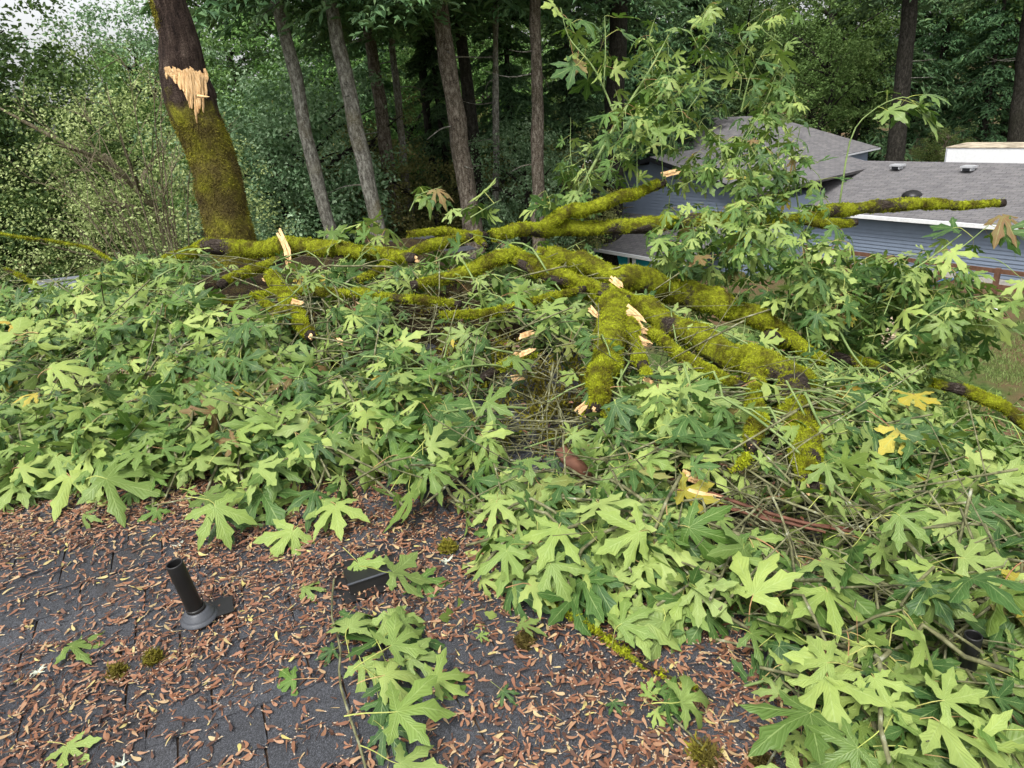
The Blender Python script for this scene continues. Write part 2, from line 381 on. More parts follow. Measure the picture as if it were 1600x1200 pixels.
# shingles
SH_W = [.17, .22, .27, .33]; EXPO = .143
sh_mesh = {}
for wi, w in enumerate(SH_W):
    for t in (0, 1):
        for v in range(2):
            th = .007 + .004 * t; d = EXPO + .035; j = (.004 if v else -.003)
            V = [(0, 0 + j, th), (w - .003, -j, th), (w - .006, d, .0035), (.003, d, .0035), (0, j, .0015), (w - .003, -j, .0015), (w * .5, .002, th + .001), (w * .5, d, .005)]
            Fs = [(0, 6, 7, 3), (6, 1, 2, 7), (4, 5, 1, 6, 0), (5, 2, 1), (4, 0, 3)]
            sh_mesh[wi, t, v] = mesh_data('shingle', V, Fs, [M['shingle']])
SHINGLES = []
e = E0_ + .02; row = 0
while e < RIDGE - .1:
    c = C0 - random.random() * .3; t = 0
    while c < RAKE + .02:
        wi = random.randrange(4); w = SH_W[wi]; t = 1 - t if random.random() < .85 else t
        if c + w > RAKE + .04: w_clip = True
        SHINGLES.append((c, e + random.uniform(-.003, .003), wi, t, random.randrange(2))); c += w
    e += EXPO; row += 1

# ------------------------------------------------------------------ pile height field
FRONT = [(-260, 770), (0, 775), (90, 772), (170, 785), (250, 785), (300, 820), (370, 835), (430, 800), (540, 810), (640, 835), (760, 845), (800, 925), (860, 965), (950, 985), (1060, 985), (1120, 1030), (1190, 1090), (1240, 1190), (1250, 1400)]
FPT = np.array([roofpt(*p)[:2] for p in FRONT])
def seg_dist(x, y, P):
    best = np.full(np.shape(x), 1e9)
    for a, b in zip(P[:-1], P[1:]):
        d = b - a; t = np.clip(((x - a[0]) * d[0] + (y - a[1]) * d[1]) / (d @ d), 0, 1)
        best = np.minimum(best, np.hypot(x - a[0] - t * d[0], y - a[1] - t * d[1]))
    return best
_poly = [tuple(p) for p in FPT] + [(9, -1), (14, 14), (-12, 14), (-12, FPT[0][1])]
def pile_s(x, y):
    d = seg_dist(x, y, FPT); return np.where(in_poly(x, y, _poly), d, -d)
def pile_h(x, y):
    """height of the heap above the roof plane"""
    x = np.asarray(x, float); y = np.asarray(y, float)
    s = pile_s(x, y)
    nz = fbm(np.stack([x * 1.3, y * 1.3, x * 0], -1), 11, 3)
    top = .40 - .06 * sstep(-.5, 1.5, x)
    h = .05 + top * sstep(0.0, 3.0, s) ** .9
    h = h * (.70 + .6 * nz) + .10 * (nz - .5)
    cc = x * RC[0] + y * RC[1]; ee = x * RE[0] + y * RE[1]
    over = np.maximum(cc - RAKE + .25, 0)
    h = h - .30 * over - .07 * over ** 2 - .35 * sstep(-2.2, -4.5, x) * sstep(2.5, 4.5, y)
    h = h - .9 * sstep(RIDGE - .2, RIDGE + 1.5, ee)
    h = np.where(cc > RAKE, h, np.maximum(h, .02)); return np.where(s > 0, h, np.where(cc > RAKE, h, 0))
_gx = np.arange(-10, 9, .04); _gy = np.arange(-1.5, 13, .04); _PX, _PY = np.meshgrid(_gx, _gy)
_PH = pile_h(_PX, _PY); _PS = pile_s(_PX, _PY)
def _look(G_, x, y):
    u = np.clip((np.asarray(x, float) + 10) / .04, 0, len(_gx) - 1.001); v = np.clip((np.asarray(y, float) + 1.5) / .04, 0, len(_gy) - 1.001)
    i = u.astype(int); j = v.astype(int); u = u - i; v = v - j
    return (G_[j, i] * (1 - u) + G_[j, i + 1] * u) * (1 - v) + (G_[j + 1, i] * (1 - u) + G_[j + 1, i + 1] * u) * v
def pile_h(x, y): return _look(_PH, x, y)
def pile_s(x, y): return _look(_PS, x, y)
def pile_z(x, y): return roofz(x, y) + pile_h(x, y)
def hit_pile(px, py):
    r = ray(px, py); T = np.arange(1.2, 9, .025); P = CAM + T[:, None] * r
    z = pile_z(P[:, 0], P[:, 1]); k = np.nonzero(P[:, 2] < z)[0]
    return P[k[0]] if len(k) else None

# shingles -> objects for those which show largest, rest one part
uncov = []
for s in SHINGLES:
    p = rp(s[0] + SH_W[s[2]] / 2, s[1] + EXPO / 2); x, y, d = proj(p)
    vis = d > .3 and -40 < x < 1640 and -20 < y < 1260 and pile_s(np.array([p[0]]), np.array([p[1]]))[0] < .15
    uncov.append((d if vis else 99 + abs(d)))
order = np.argsort(uncov); pick = set(order[:300].tolist())
Bm = np.column_stack([RC, RE3, RN])
SV, SF, ST = [], [], []; nv = 0
for i, s in enumerate(SHINGLES):
    me = sh_mesh[s[2], s[3], s[4]]; o = rp(s[0], s[1])
    if i in pick:
        so_ = bpy.data.objects.new('shingle', me); COL.objects.link(so_); so_.parent = roof_o
        so_.matrix_local = Matrix([[*Bm[r], o[r] - hl[r]] for r in range(3)] + [[0, 0, 0, 1]])
    else:
        V = np.empty(len(me.vertices) * 3, np.float32); me.vertices.foreach_get('co', V); V = V.reshape(-1, 3)
        SV.append(V @ Bm.T + o - hl); SF += [tuple(q + nv for q in p.vertices) for p in me.polygons]; nv += len(V); ST += [random.random()] * len(V)
obj('shingle_courses', mesh_data('shingle_courses', np.concatenate(SV), SF, [M['shingle']], None, False, {'tint': ST}), roof_o, None, 'stuff')

# debris base of the heap (twigs, moss and old litter), follows the heap a little below its leaves
st = .07
gxs = np.arange(-8, 6, st); gys = np.arange(-.3, 11, st); X, Y = np.meshgrid(gxs, gys)
H = pile_h(X, Y); cc = X * RC[0] + Y * RC[1]; ee = X * RE[0] + Y * RE[1]; S_ = pile_s(X, Y)
rough = fbm(np.stack([X * 6, Y * 6, X * 0], -1), 5, 3)
Z = roofz(X, Y) + np.maximum(H * .62 - .16 + (rough - .5) * .16, -.06)
keep = (S_ > .1) & (cc < RAKE + .1) & (ee < RIDGE - .5)
idx = np.arange(X.size).reshape(X.shape)
kq = keep[:-1, :-1] & keep[1:, 1:] & keep[:-1, 1:] & keep[1:, :-1]
q = np.stack([idx[:-1, :-1], idx[:-1, 1:], idx[1:, 1:], idx[1:, :-1]], -1)[kq]
used = np.unique(q); remap = np.full(X.size, -1); remap[used] = np.arange(len(used))
lv = np.stack([X, Y, Z], -1).reshape(-1, 3)[used]
o = obj('leaf_litter', mesh_data('leaf_litter', lv, remap[q], [M['litter']], None, True)); o['kind'] = 'stuff'
tag(o, 'dark mat of moss, twigs and old litter under the fallen leaves', 'litter')

# ------------------------------------------------------------------ neighbour's house
HB = onz(1550, 447, 0); HY = math.radians(33)
HU = np.array([-math.sin(HY), math.cos(HY), 0]); HN = np.array([-HU[1], HU[0], 0])
ZZ = np.array([0, 0, 1.0])
def hp(s, t, z): return HB + HU * s + HN * t + ZZ * z
nh = thing('blue_house', 'blue sided neighbour house with grey shingle roofs beyond the fallen tree', 'house', hp(6, -3, 0))
NL = np.array(nh.location)
def npart(mb, name, mat, parent=nh, smooth=False, kind=None): return mb.build(name, mat, parent, NL, smooth, kind)
def clap_wall(mb, s0, s1, t, z0, ztop, e=.16):
    """lap siding: each board leans out at its foot"""
    z = z0
    while z < max(ztop(s0), ztop(s1), ztop((s0 + s1) / 2)) - .01:
        k = 14; ss = np.linspace(s0, s1, k)
        for a, b in zip(ss[:-1], ss[1:]):
            za, zb = min(z + e, ztop(a)), min(z + e, ztop(b))
            if za > z + .02 and zb > z + .02:
                mb.add([hp(a, t + .035, z), hp(b, t + .035, z), hp(b, t, zb), hp(a, t, za), hp(a, t - .01, z), hp(b, t - .01, z)], [(0, 1, 2, 3), (4, 5, 1, 0)])
        z += e
    return mb
def roof_slab(name, c00, c10, c11, c01, mat=None, th=.14):
    """roof plane with its own local axes so that its shingle rows run along the eave"""
    c00, c10, c11, c01 = (np.asarray(v, float) for v in (c00, c10, c11, c01))
    ax = unit(c10 - c00); nn = unit(np.cross(ax, c01 - c00)); ay = np.cross(nn, ax)
    if nn[2] < 0: nn = -nn; ay = -ay; 
    L = [np.array([(c - c00) @ ax, (c - c00) @ ay, 0]) for c in (c00, c10, c11, c01)]
    V = L + [v - [0, 0, th] for v in L]
    me = mesh_data(name, V, [(0, 1, 2, 3), (7, 6, 5, 4), (0, 4, 5, 1), (1, 5, 6, 2), (2, 6, 7, 3), (3, 7, 4, 0)], [mat or M['farroof']])
    o = obj(name, me, nh)
    o.matrix_local = Matrix([[ax[r], ay[r], nn[r], c00[r] - NL[r]] for r in range(3)] + [[0, 0, 0, 1]])
    return o
# main wing
npart(clap_wall(MB(), 12, -12, 0, .35, lambda s: 2.5), 'wall', M['siding'])
npart(MB().box(hp(-12, -10, -.3), HU * 24, HN * 9.985, ZZ * 2.75), 'wall_core', M['siding'])
npart(MB().box(hp(-12, .0, -.3), HU * 24, HN * .06, ZZ * .62), 'foundation', M['concrete'])
mr = roof_slab('roof', hp(-12.4, .45, 2.5), hp(12, .45, 2.5), hp(12, -5, 4.12), hp(-12.4, -5, 4.12))
roof_slab('rear_roof', hp(-12.4, -10.4, 2.5), hp(12, -10.4, 2.5), hp(12, -5.005, 4.11), hp(-12.4, -5.005, 4.11))
npart(MB().box(hp(-12.4, .455, 2.36), HU * 24, HN * .11, ZZ * .15), 'gutter', M['fascia'])
for s in (10.6, 6.5, 3.3, 0.4, -3):
    zb = 2.5 + (5 - .62 - .0) / 5.45 * 1.62
    v = npart(MB().box(hp(s - .2, -4.2, 3.9), HU * .4, HN * .36, ZZ * .13).box(hp(s - .27, -4.32, 4.03), HU * .54, HN * .5, ZZ * .07), 'roof_vent', M['ventmetal'])
    npart(MB().box(hp(s - .16, -3.838, 3.9), HU * .32, HN * .012, ZZ * .12), 'louvre', M['dark'], v)
dv = []
for k in range(7):
    a = k / 6 * math.pi / 2; dv.append((.42 * math.cos(a) + .02, .3 * math.sin(a)))
ring = 16; c = hp(4.4, -1.6, 3.02); V = [c + HU * r * math.cos(q * 2 * math.pi / ring) + HN * r * math.sin(q * 2 * math.pi / ring) + ZZ * (z + .02) for r, z in dv for q in range(ring)]
npart(MB().add(V, [(i * ring + j, i * ring + (j + 1) % ring, (i + 1) * ring + (j + 1) % ring, (i + 1) * ring + j) for i in range(6) for j in range(ring)]), 'black_dome_vent', M['blackpipe'], nh, True)
# gable wing towards us
gz = lambda s: 5.35 - .235 * abs(s - 14.5)
npart(clap_wall(MB(), 22.6, 8.5, 4, -.2, lambda s: gz(s) - .16), 'gable_wall', M['siding'])
npart(MB().box(hp(8.5, -1, -.3), HU * 14.1, HN * 4.98, ZZ * 3.5), 'gable_core', M['siding'])
roof_slab('gable_roof', hp(23.2, 4.5, gz(23.2)), hp(23.2, -5.5, gz(23.2)), hp(14.5, -5.5, gz(14.5)), hp(14.5, 4.5, gz(14.5)))
roof_slab('gable_roof', hp(8.1, 4.5, gz(8.1)), hp(8.1, -5.5, gz(8.1)), hp(14.49, -5.5, gz(14.5)), hp(14.49, 4.5, gz(14.5)))
for sa, sb in ((23.2, 14.5), (14.5, 8.1)):
    npart(MB().add([hp(sa, 4.53, gz(sa) - .22), hp(sb, 4.53, gz(sb) - .22), hp(sb, 4.53, gz(sb) + .01), hp(sa, 4.53, gz(sa) + .01), hp(sa, 4.505, gz(sa) - .22), hp(sb, 4.505, gz(sb) - .22), hp(sb, 4.505, gz(sb) + .01), hp(sa, 4.505, gz(sa) + .01)],
                   [(0, 1, 2, 3), (4, 7, 6, 5), (3, 2, 6, 7), (0, 4, 5, 1)]), 'barge_board', M['dark'])
# higher hipped roof behind
roof_slab('upper_roof', hp(12.2, -5, 3.95), hp(29, -5, 3.95), hp(22.4, -9.5, 6.2), hp(18.0, -9.5, 6.2))
roof_slab('upper_roof', hp(12.2, -12.5, 3.95), hp(12.2, -5.01, 3.95), hp(18.0, -9.51, 6.2), hp(17.98, -9.52, 6.2))
npart(MB().box(hp(12.16, -12.5, 3.84), HU * -.05, HN * 7.5, ZZ * .09), 'eave_fascia', M['ventmetal'])
npart(MB().box(hp(12.7, -12.2, 0), HU * 15, HN * 6.9, ZZ * 3.75), 'upper_core', M['siding'])
# porch roof, window, turquoise panels
npr = roof_slab('porch_roof', hp(22, 7.3, 1.15), hp(9.5, 7.3, 1.15), hp(9.5, 4.03, 2.35), hp(22, 4.03, 2.35), M['farroof'])
npart(MB().box(hp(9.5, 7.305, 1.0), HU * 12.5, HN * .12, ZZ * .15), 'porch_gutter', M['fascia'])
for s in (21.5, 18.8, 16.0, 13.0, 9.8): npart(MB().box(hp(s, 7.05, -1.2), HU * .13, HN * .13, ZZ * 2.3), 'porch_post', M['white'])
w = npart(MB().box(hp(17.3, 4.03, -.2), HU * 1.7, HN * .05, ZZ * 1.15), 'window', M['white'])
npart(MB().box(hp(17.4, 4.085, -.12), HU * 1.5, HN * .012, ZZ * .99), 'pane', M['glass'], w)
fx = at(905, 262, 50)
npart(MB().box(fx, HU * -1.9, HN * -1.2, ZZ * .42), 'eave_corner', M['white'])
npart(MB().box(fx + HU * -.9 - HN * .2 - ZZ * 6.2, HU * .12, HN * -.12, ZZ * 6.19), 'downspout', M['white'])
# things in the yard
for s, zz, wd, lab in ((15.6, 1.0, 1.1, 'turquoise panel beside the white porch window'), (14.2, .95, 1.0, 'middle turquoise panel under the porch gutter'), (12.6, .9, 1.1, 'turquoise panel nearest the deck fence under the porch')):
    t = thing('painted_screen', lab, 'panel', hp(s, 6.4, -.6), 'turquoise panels under the porch'); tl = np.array(t.location)
    MB().box(hp(s, 6.4, -.6), HU * wd, HN * .05, ZZ * (zz + .35)).build('board', M['teal'], t, tl)
    MB().box(hp(s - .035, 6.37, -.6), HU * .033, HN * .1, ZZ * (zz + .4)).box(hp(s + wd + .002, 6.37, -.6), HU * .033, HN * .1, ZZ * (zz + .4)).build('frame', M['white'], t, tl)
npart(MB().box(hp(8.7, 4.03, 1.15), HU * .75, HN * .05, ZZ * .95), 'turquoise_shutter', M['teal'])
fe = thing('wooden_fence', 'brown wooden rail fence in front of the blue house', 'fence', hp(2, 2, 0)); fl = np.array(fe.location)
for a in range(-5, 9, 2): MB().box(hp(a, 2, -.1), HU * .16, HN * .16, ZZ * 1.38).build('post', M['brownwood'], fe, fl)
for a in range(-5, 7, 2):
    for z in (1.08, .5): MB().box(hp(a + .162, 2.03, z), HU * 1.836, HN * .05, ZZ * .17).build('rail', M['brownwood'], fe, fl)
ho = thing('garden_hose', 'blue garden hose slumped at the foot of the fence post', 'hose', hp(.8, 2.5, 0)); th = np.linspace(0, 9, 90)
P = np.array([hp(.8 + .6 * math.cos(a) * (1 - a / 14), 2.7 + .35 * math.sin(a), .25 + .55 * abs(math.sin(a * .5))) for a in th]) - np.array(ho.location)
V, Fq, _ = tube(P, .035, 6); obj('hose', mesh_data('hose', V, Fq, [M['blue']], None, True), ho)
tr = thing('white_box_trailer', 'white box trailer behind the grey roof with leaf litter on top', 'trailer', hp(5, -15, 0)); tl = np.array(tr.location)
MB().box(hp(9, -14, .7), HU * -9, HN * -2.4, ZZ * 3.05).build('body', M['white'], tr, tl)
MB().box(hp(9.04, -13.96, 3.752), HU * -9.1, HN * -2.5, ZZ * .05).build('roof_sheet', M['trailer_top'], tr, tl)
for s in (9.02, 4.5, .0): MB().box(hp(s, -13.995, .7), HU * -.08, HN * .03, ZZ * 3.05).build('corner_post', M['ventmetal'], tr, tl)
for s in (3, 4.2):
    P = np.array([hp(s, -14.1, .4), hp(s, -14.35, .4)]) - tl; V, Fq, _ = tube(P, .4, 16); obj('wheel', mesh_data('wheel', V, Fq, [M['blackpipe']]), tr)
cp = onz(1550, 498, 0)
t = thing('white_bucket', 'small white bucket standing on the lawn', 'bucket', cp); V, Fq, _ = tube([(0, 0, 0), (0, 0, .38)], [.13, .18], 14); obj('body', mesh_data('body', V, Fq, [M['white']]), t)
V, Fq, _ = tube([(0, 0, .34), (0, 0, .4)], [.2, .2], 14); obj('rim', mesh_data('rim', V, Fq, [M['white']]), t)
sp = onz(1385, 548, 0)
t = thing('stone_pillar', 'short tan stone pillar half hidden by leaves on the lawn', 'pillar', sp)
for k in range(5):
    a = .24 + .05 * random.random(); obj('stone', mesh_data('stone', *tube([(0, 0, k * .22), (0, 0, k * .22 + .03), (0, 0, k * .22 + .17), (0, 0, k * .22 + .21)], [a * .85, a, a, a * .85], 8, True, .04, 5, k)[:2], [M['tan']]), t)
gp = at(78, 466, 17)
t = thing('grey_shed', 'low shed with a pale grey metal roof beyond the heap', 'shed', (gp[0], gp[1], 0)); tl = np.array(t.location)
MB().box([gp[0] - .5, gp[1], 0], [1.0, .15, 0], [-.2, 1, 0], [0, 0, gp[2] - .3]).build('wall', M['brownwood'], t, tl)
MB().box([gp[0] - .7, gp[1] - .2, gp[2] - .12], [1.35, .18, .0], [-.25, 1.3, .3], [0, 0, .07]).build('roof', M['greyroll'], t, tl)

# lawn blades where the yard shows
LP = np.array([onz(x, y, 0) for x, y in np.column_stack([rng.uniform(1400, 1640, 16000), rng.uniform(462, 680, 16000)])])
mask = fbm(LP * [.9, .9, 0], 21) > .47
LP = LP[mask]; n = len(LP); a = rng.uniform(0, 6.28, n); L = rng.uniform(.05, .13, n); dx = np.stack([np.cos(a), np.sin(a), a * 0], 1)
tip = LP + np.stack([rng.normal(0, .04, n), rng.normal(0, .04, n), L], 1)
V = np.stack([LP - dx * .012, LP + dx * .012, tip], 1).reshape(-1, 3)
o = obj('grass', mesh_data('grass', V, np.arange(3 * n).reshape(-1, 3), [FOL[2]], None, False, {'tint': np.repeat(rng.random(n), 3)})); tag(o, 'short patchy lawn grass beside the blue house', 'grass', None, 'stuff')

# ------------------------------------------------------------------ trees
def leaf_cards(P, Nrm, size, aspect=.55, droop=None):
    """folded four-point leaves at P facing Nrm -> V (n*4,3), quads as two tris"""
    n = len(P); Nrm = Nrm / (np.linalg.norm(Nrm, axis=1)[:, None] + 1e-9)
    a = rng.normal(size=(n, 3))
    if droop is not None: a = a * .5 + droop
    X = a - (a * Nrm).sum(1)[:, None] * Nrm; X /= np.linalg.norm(X, axis=1)[:, None] + 1e-9
    Yv = np.cross(Nrm, X); s = np.asarray(size)[:, None]
    V = np.stack([P - X * s * .5, P + Yv * s * aspect * .5 + Nrm * s * .12, P + X * s * .5 - Nrm * s * .1, P - Yv * s * aspect * .5 + Nrm * s * .12], 1).reshape(-1, 3)
    b = np.arange(n)[:, None] * 4
    Fq = np.concatenate([b + [0, 1, 2], b + [0, 2, 3]], 0)
    return V, Fq
def clumps(centers, rad, per, size, updir=.6, seed=0):
    P, Q, T, S = [], [], [], []
    for c, r in zip(centers, rad):
        d = rng.normal(size=(per, 3)); d /= np.linalg.norm(d, axis=1)[:, None]
        rr = r * rng.random(per) ** .45
        p = c + d * rr[:, None] * [1, 1, .7]; P.append(p); Q.append(d * .7 + [0, 0, updir] + rng.normal(0, .45, (per, 3)))
        T.append(np.clip(rng.normal(.45, .22, per) + .12 * rng.normal(), 0, 1)); S.append(rng.uniform(.7, 1.3, per) * size)
    return np.concatenate(P), np.concatenate(Q), np.concatenate(T), np.concatenate(S)
def crown_mesh(name, mat, W, Hh, z0, ncl, per, size, clr, seed, flat=.5):
    """leafy crown of irregular clumps: W half width, from z0 up to z0+Hh"""
    c = []
    while len(c) < ncl:
        d = rng.normal(size=3); d /= np.linalg.norm(d); r = rng.random() ** .35
        lump = .62 + .75 * vnoise(d * 2.1 + seed * 7.3, seed)
        p = d * r * lump * [W, W, Hh / 2] + [0, 0, z0 + Hh / 2]
        if p[2] > .3: c.append(p)
    P, Q, T, S = clumps(np.array(c), rng.uniform(.6, 1.3, ncl) * clr, per, size)
    V, Fq = leaf_cards(P, Q, S, .62)
    return mesh_data(name, V, Fq, [mat], None, False, {'tint': np.concatenate([np.repeat(T, 4)])})
def trunk_mesh(name, mat, h, r, limbs, W, seed, sides=9, lean=.3):
    rs = np.random.default_rng(seed); mbm = MB()
    P = catmull([(0, 0, -.3), (rs.normal(0, lean), rs.normal(0, lean), h * .35), (rs.normal(0, lean * 1.6), rs.normal(0, lean * 1.6), h * .7), (rs.normal(0, lean * 2), rs.normal(0, lean * 2), h)], 14)
    mbm.add(*tube(P, np.linspace(r, r * .25, 14), sides, True, .03, 3, seed)[:2])
    for k in range(limbs):
        i = rs.integers(4, 13); a = rs.uniform(0, 6.28); L = W * rs.uniform(.5, .95); s0 = P[i]
        Q = catmull([s0, s0 + [math.cos(a) * L * .45, math.sin(a) * L * .45, L * .35], s0 + [math.cos(a) * L, math.sin(a) * L, L * rs.uniform(.35, .8)]], 6)
        mbm.add(*tube(Q, np.linspace(r * .35, r * .06, 6), 5, False)[:2])
    return mesh_data(name, np.concatenate(mbm.V), mbm.F, [mat], None, True)
def conifer_crown(name, mat, z0, z1, W, nb, per, seed, size=.42):
    """whorls of drooping branches carrying hanging sprays"""
    rs = np.random.default_rng(seed); PP, QQ, TT, SS, DD = [], [], [], [], []; mbb = MB()
    for k in range(nb):
        f = rs.random() ** 1.15; z = z0 + (z1 - z0) * f; L = W * (1 - f) ** .75 * rs.uniform(.7, 1.15) + .5; a = rs.uniform(0, 6.28)
        t = rs.random(per) ** .8; out = np.array([math.cos(a), math.sin(a), 0]); side = np.array([-out[1], out[0], 0])
        w = rs.normal(0, .16, per) * L * (1 - .6 * t) + rs.normal(0, .08, per)
        droop = -.10 * L * t - .22 * L * t ** 2
        p = out * (t * L)[:, None] + side * w[:, None] + np.stack([0 * t, 0 * t, z + droop + rs.normal(0, .07, per) - .35 * np.abs(w)], 1)
        PP.append(p); QQ.append(np.tile(np.array([0, 0, 1.]) + out * .35, (per, 1)) + rs.normal(0, .35, (per, 3)))
        DD.append(np.tile(out * .6 - [0, 0, .55], (per, 1)) + side * np.sign(w)[:, None] * .6)
        TT.append(np.clip(rs.normal(.4, .2, per) + .25 * (t - .5), 0, 1)); SS.append(rs.uniform(.6, 1.3, per) * size)
        if k % 2 == 0:
            tt = np.linspace(0, .9, 5); Q = out * (tt * L)[:, None] + np.stack([0 * tt, 0 * tt, z - .10 * L * tt - .22 * L * tt ** 2], 1)
            mbb.add(*tube(Q, np.linspace(.05, .012, 5), 4, False)[:2])
    P = np.concatenate(PP); V, Fq = leaf_cards(P, np.concatenate(QQ), np.concatenate(SS), .3, np.concatenate(DD))
    me = mesh_data(name, V, Fq, [mat], None, False, {'tint': np.repeat(np.concatenate(TT), 4)})
    br = mesh_data('branches', np.concatenate(mbb.V), mbb.F, [B_DARK])
    return me, br
def place(parts, name, label, cat, loc, rot=0, sc_=1, group=None, szz=None):
    t = thing(name, label, cat, loc, group); t.rotation_euler = (0, 0, rot); t.scale = (sc_, sc_, szz or sc_)
    for nm, me in parts: obj(nm, me, t, None, 'stuff' if nm == 'branches' else None)
    return t
# templates (mesh data shared by the copies)
TPL = {}
def deciduous(key, mat, bark, W, Hh, z0, ncl, per, size, clr, seed):
    TPL[key] = [('trunk', trunk_mesh('trunk', bark, z0 + Hh * .75, .16 + W * .035, 12, W * .9, seed)), ('crown', crown_mesh('crown', mat, W, Hh, z0, ncl, per, size, clr, seed))]
deciduous('dark', FOL[0], B_DARK, 4.2, 13, 2.5, 210, 62, .20, .85, 1)
deciduous('mid', FOL[1], B_DARK, 4.0, 12, 1.5, 210, 62, .19, .8, 2)
deciduous('silver', FOL[4], B_DARK, 3.6, 9, .8, 200, 70, .17, .75, 3)
deciduous('olive', FOL[3], B_DARK, 3.4, 8, .8, 170, 60, .17, .8, 4)
deciduous('light', FOL[2], B_STEM, 3.2, 7, .6, 150, 60, .16, .75, 5)
deciduous('willow', m_foliage('foliage_willow', G((0.152, 0.187, 0.062), (0.304, 0.356, 0.133), (0.535, 0.589, 0.268))), B_STEM, 4.0, 10.0, .8, 330, 60, .095, .75, 9)
deciduous('bush', FOL[1], B_STEM, 2.0, 3.4, .2, 90, 60, .13, .55, 6)
deciduous('russet', FOL[6], B_STEM, 1.8, 3.6, .4, 60, 50, .13, .5, 8)
cm, cb = conifer_crown('crown', FOL[5], 3.0, 27, 5.2, 170, 90, 21); fir_tr = trunk_mesh('trunk', B_DARK, 27, .42, 0, 1, 31, 10, .12)
TPL['fir'] = [('trunk', fir_tr), ('crown', cm), ('branches', cb)]
cm2, cb2 = conifer_crown('crown', FOL[5], 0.6, 17, 4.2, 150, 90, 22); TPL['young_fir'] = [('trunk', trunk_mesh('trunk', B_DARK, 17, .26, 0, 1, 32, 9, .1)), ('crown', cm2), ('branches', cb2)]
cmH, cbH = conifer_crown('crown', FOL[5], 12.5, 29, 4.8, 120, 90, 23)
HC = [('crown', cmH), ('branches', cbH)]

# tall bare-stemmed conifers (trunk line traced, then carried down to the ground and up to a high crown)
def tall_conifer(label, x1, y1, x0, y0, d, hw, bark, seed, dead=4, rot=0, crown=True):
    p1 = at(x1, y1, d); r0 = ray(x0, y0); p0 = CAM + r0 * ((p1[1] - CAM[1]) / r0[1])
    dirn = (p0 - p1) / (p0[2] - p1[2])
    base = p1 - dirn * p1[2]; top = base + dirn * 27
    t = thing('tall_conifer', label, 'tree', base, 'tall conifers behind the heap')
    r1 = hw / F_PX * d
    rs = np.random.default_rng(seed)
    zz = np.linspace(-.3, 27, 30); P = np.array([dirn * z for z in zz]) + np.stack([rs.normal(0, .03, 30), rs.normal(0, .03, 30), 0 * zz], 1)
    rad = r1 * (1.12 - .75 * np.clip(zz / 27, 0, 1)) * (1 + .5 * np.exp(-np.clip(zz, 0, 9) / .5)) * 1.06
    V, Fq, _ = tube(P, rad, 14, True, .05, 5, seed)
    tr_ = obj('trunk', mesh_data('trunk', V, Fq, [bark], None, True), t)
    for k in range(dead):
        z = rs.uniform(4.5, 13); a = rs.uniform(0, 6.28); L = rs.uniform(1.0, 2.6); o = dirn * z
        q = catmull([o, o + [math.cos(a) * L * .5, math.sin(a) * L * .5, -.02 * L], o + [math.cos(a) * L, math.sin(a) * L, rs.uniform(-.25, .15) * L]], 7)
        V, Fq, _ = tube(q, np.linspace(.035, .008, 7), 5, True, .01, 9, k); obj('dead_branch', mesh_data('dead_branch', V, Fq, [B_GREY], None, True), t)
    if crown:
        for nm, me in HC:
            o = obj(nm, me, t, None, 'stuff' if nm == 'branches' else None); o.location = [float(v) for v in dirn * 12.5 - np.array([0, 0, 12.5])]; o.rotation_euler = (0, 0, rot)
    return t
tall_conifer('grey lichened conifer trunk nearest the snapped maple snag', 515, 355, 432, 0, 26, 10, B_GREY, 41, 0, .3)
tall_conifer('pale grey conifer trunk second from the snag', 592, 360, 513, 0, 26, 11.5, B_GREY, 42, 4, 1.5)
tall_conifer('slim dark conifer trunk just behind the two pale grey ones', 618, 340, 576, 40, 33, 10, B_BROWN, 43, 5, 2.2)
tall_conifer('thin spotted conifer trunk between the pale and the brown conifers', 641, 345, 618, 120, 34, 6, B_GREY, 44, 4, 3.0)
tall_conifer('thick brown ridged conifer trunk at the middle of the wood', 737, 350, 686, 0, 27, 14, B_BROWN, 45, 5, 3.9)
tall_conifer('dim conifer trunk tucked behind the thick brown one', 752, 350, 722, 60, 33, 10, B_DARK, 46, 3, 4.4)
tall_conifer('very slim grey conifer with bare side twigs', 776, 320, 774, 100, 32, 5, B_GREY, 47, 7, 5.0)
tall_conifer('dark speckled conifer trunk standing nearest the blue house gable', 841, 345, 836, 0, 27, 9.5, B_BROWN, 48, 4, 5.6)
tall_conifer('broad black conifer trunk behind the upright leafy shoots', 958, 290, 966, 0, 36, 15, B_DARK, 49, 3, .9)
tall_conifer('dark leaning conifer trunk rising behind the grey roof', 1398, 245, 1417, 60, 44, 12, B_DARK, 50, 3, 1.8)
tall_conifer('shaded conifer trunk behind the white trailer', 1584, 250, 1605, 60, 48, 11, B_DARK, 51, 2, 2.6)
tall_conifer('faint dark conifer trunk deep between pale and brown trunks', 684, 345, 664, 150, 38, 6, B_DARK, 52, 2, 3.3)

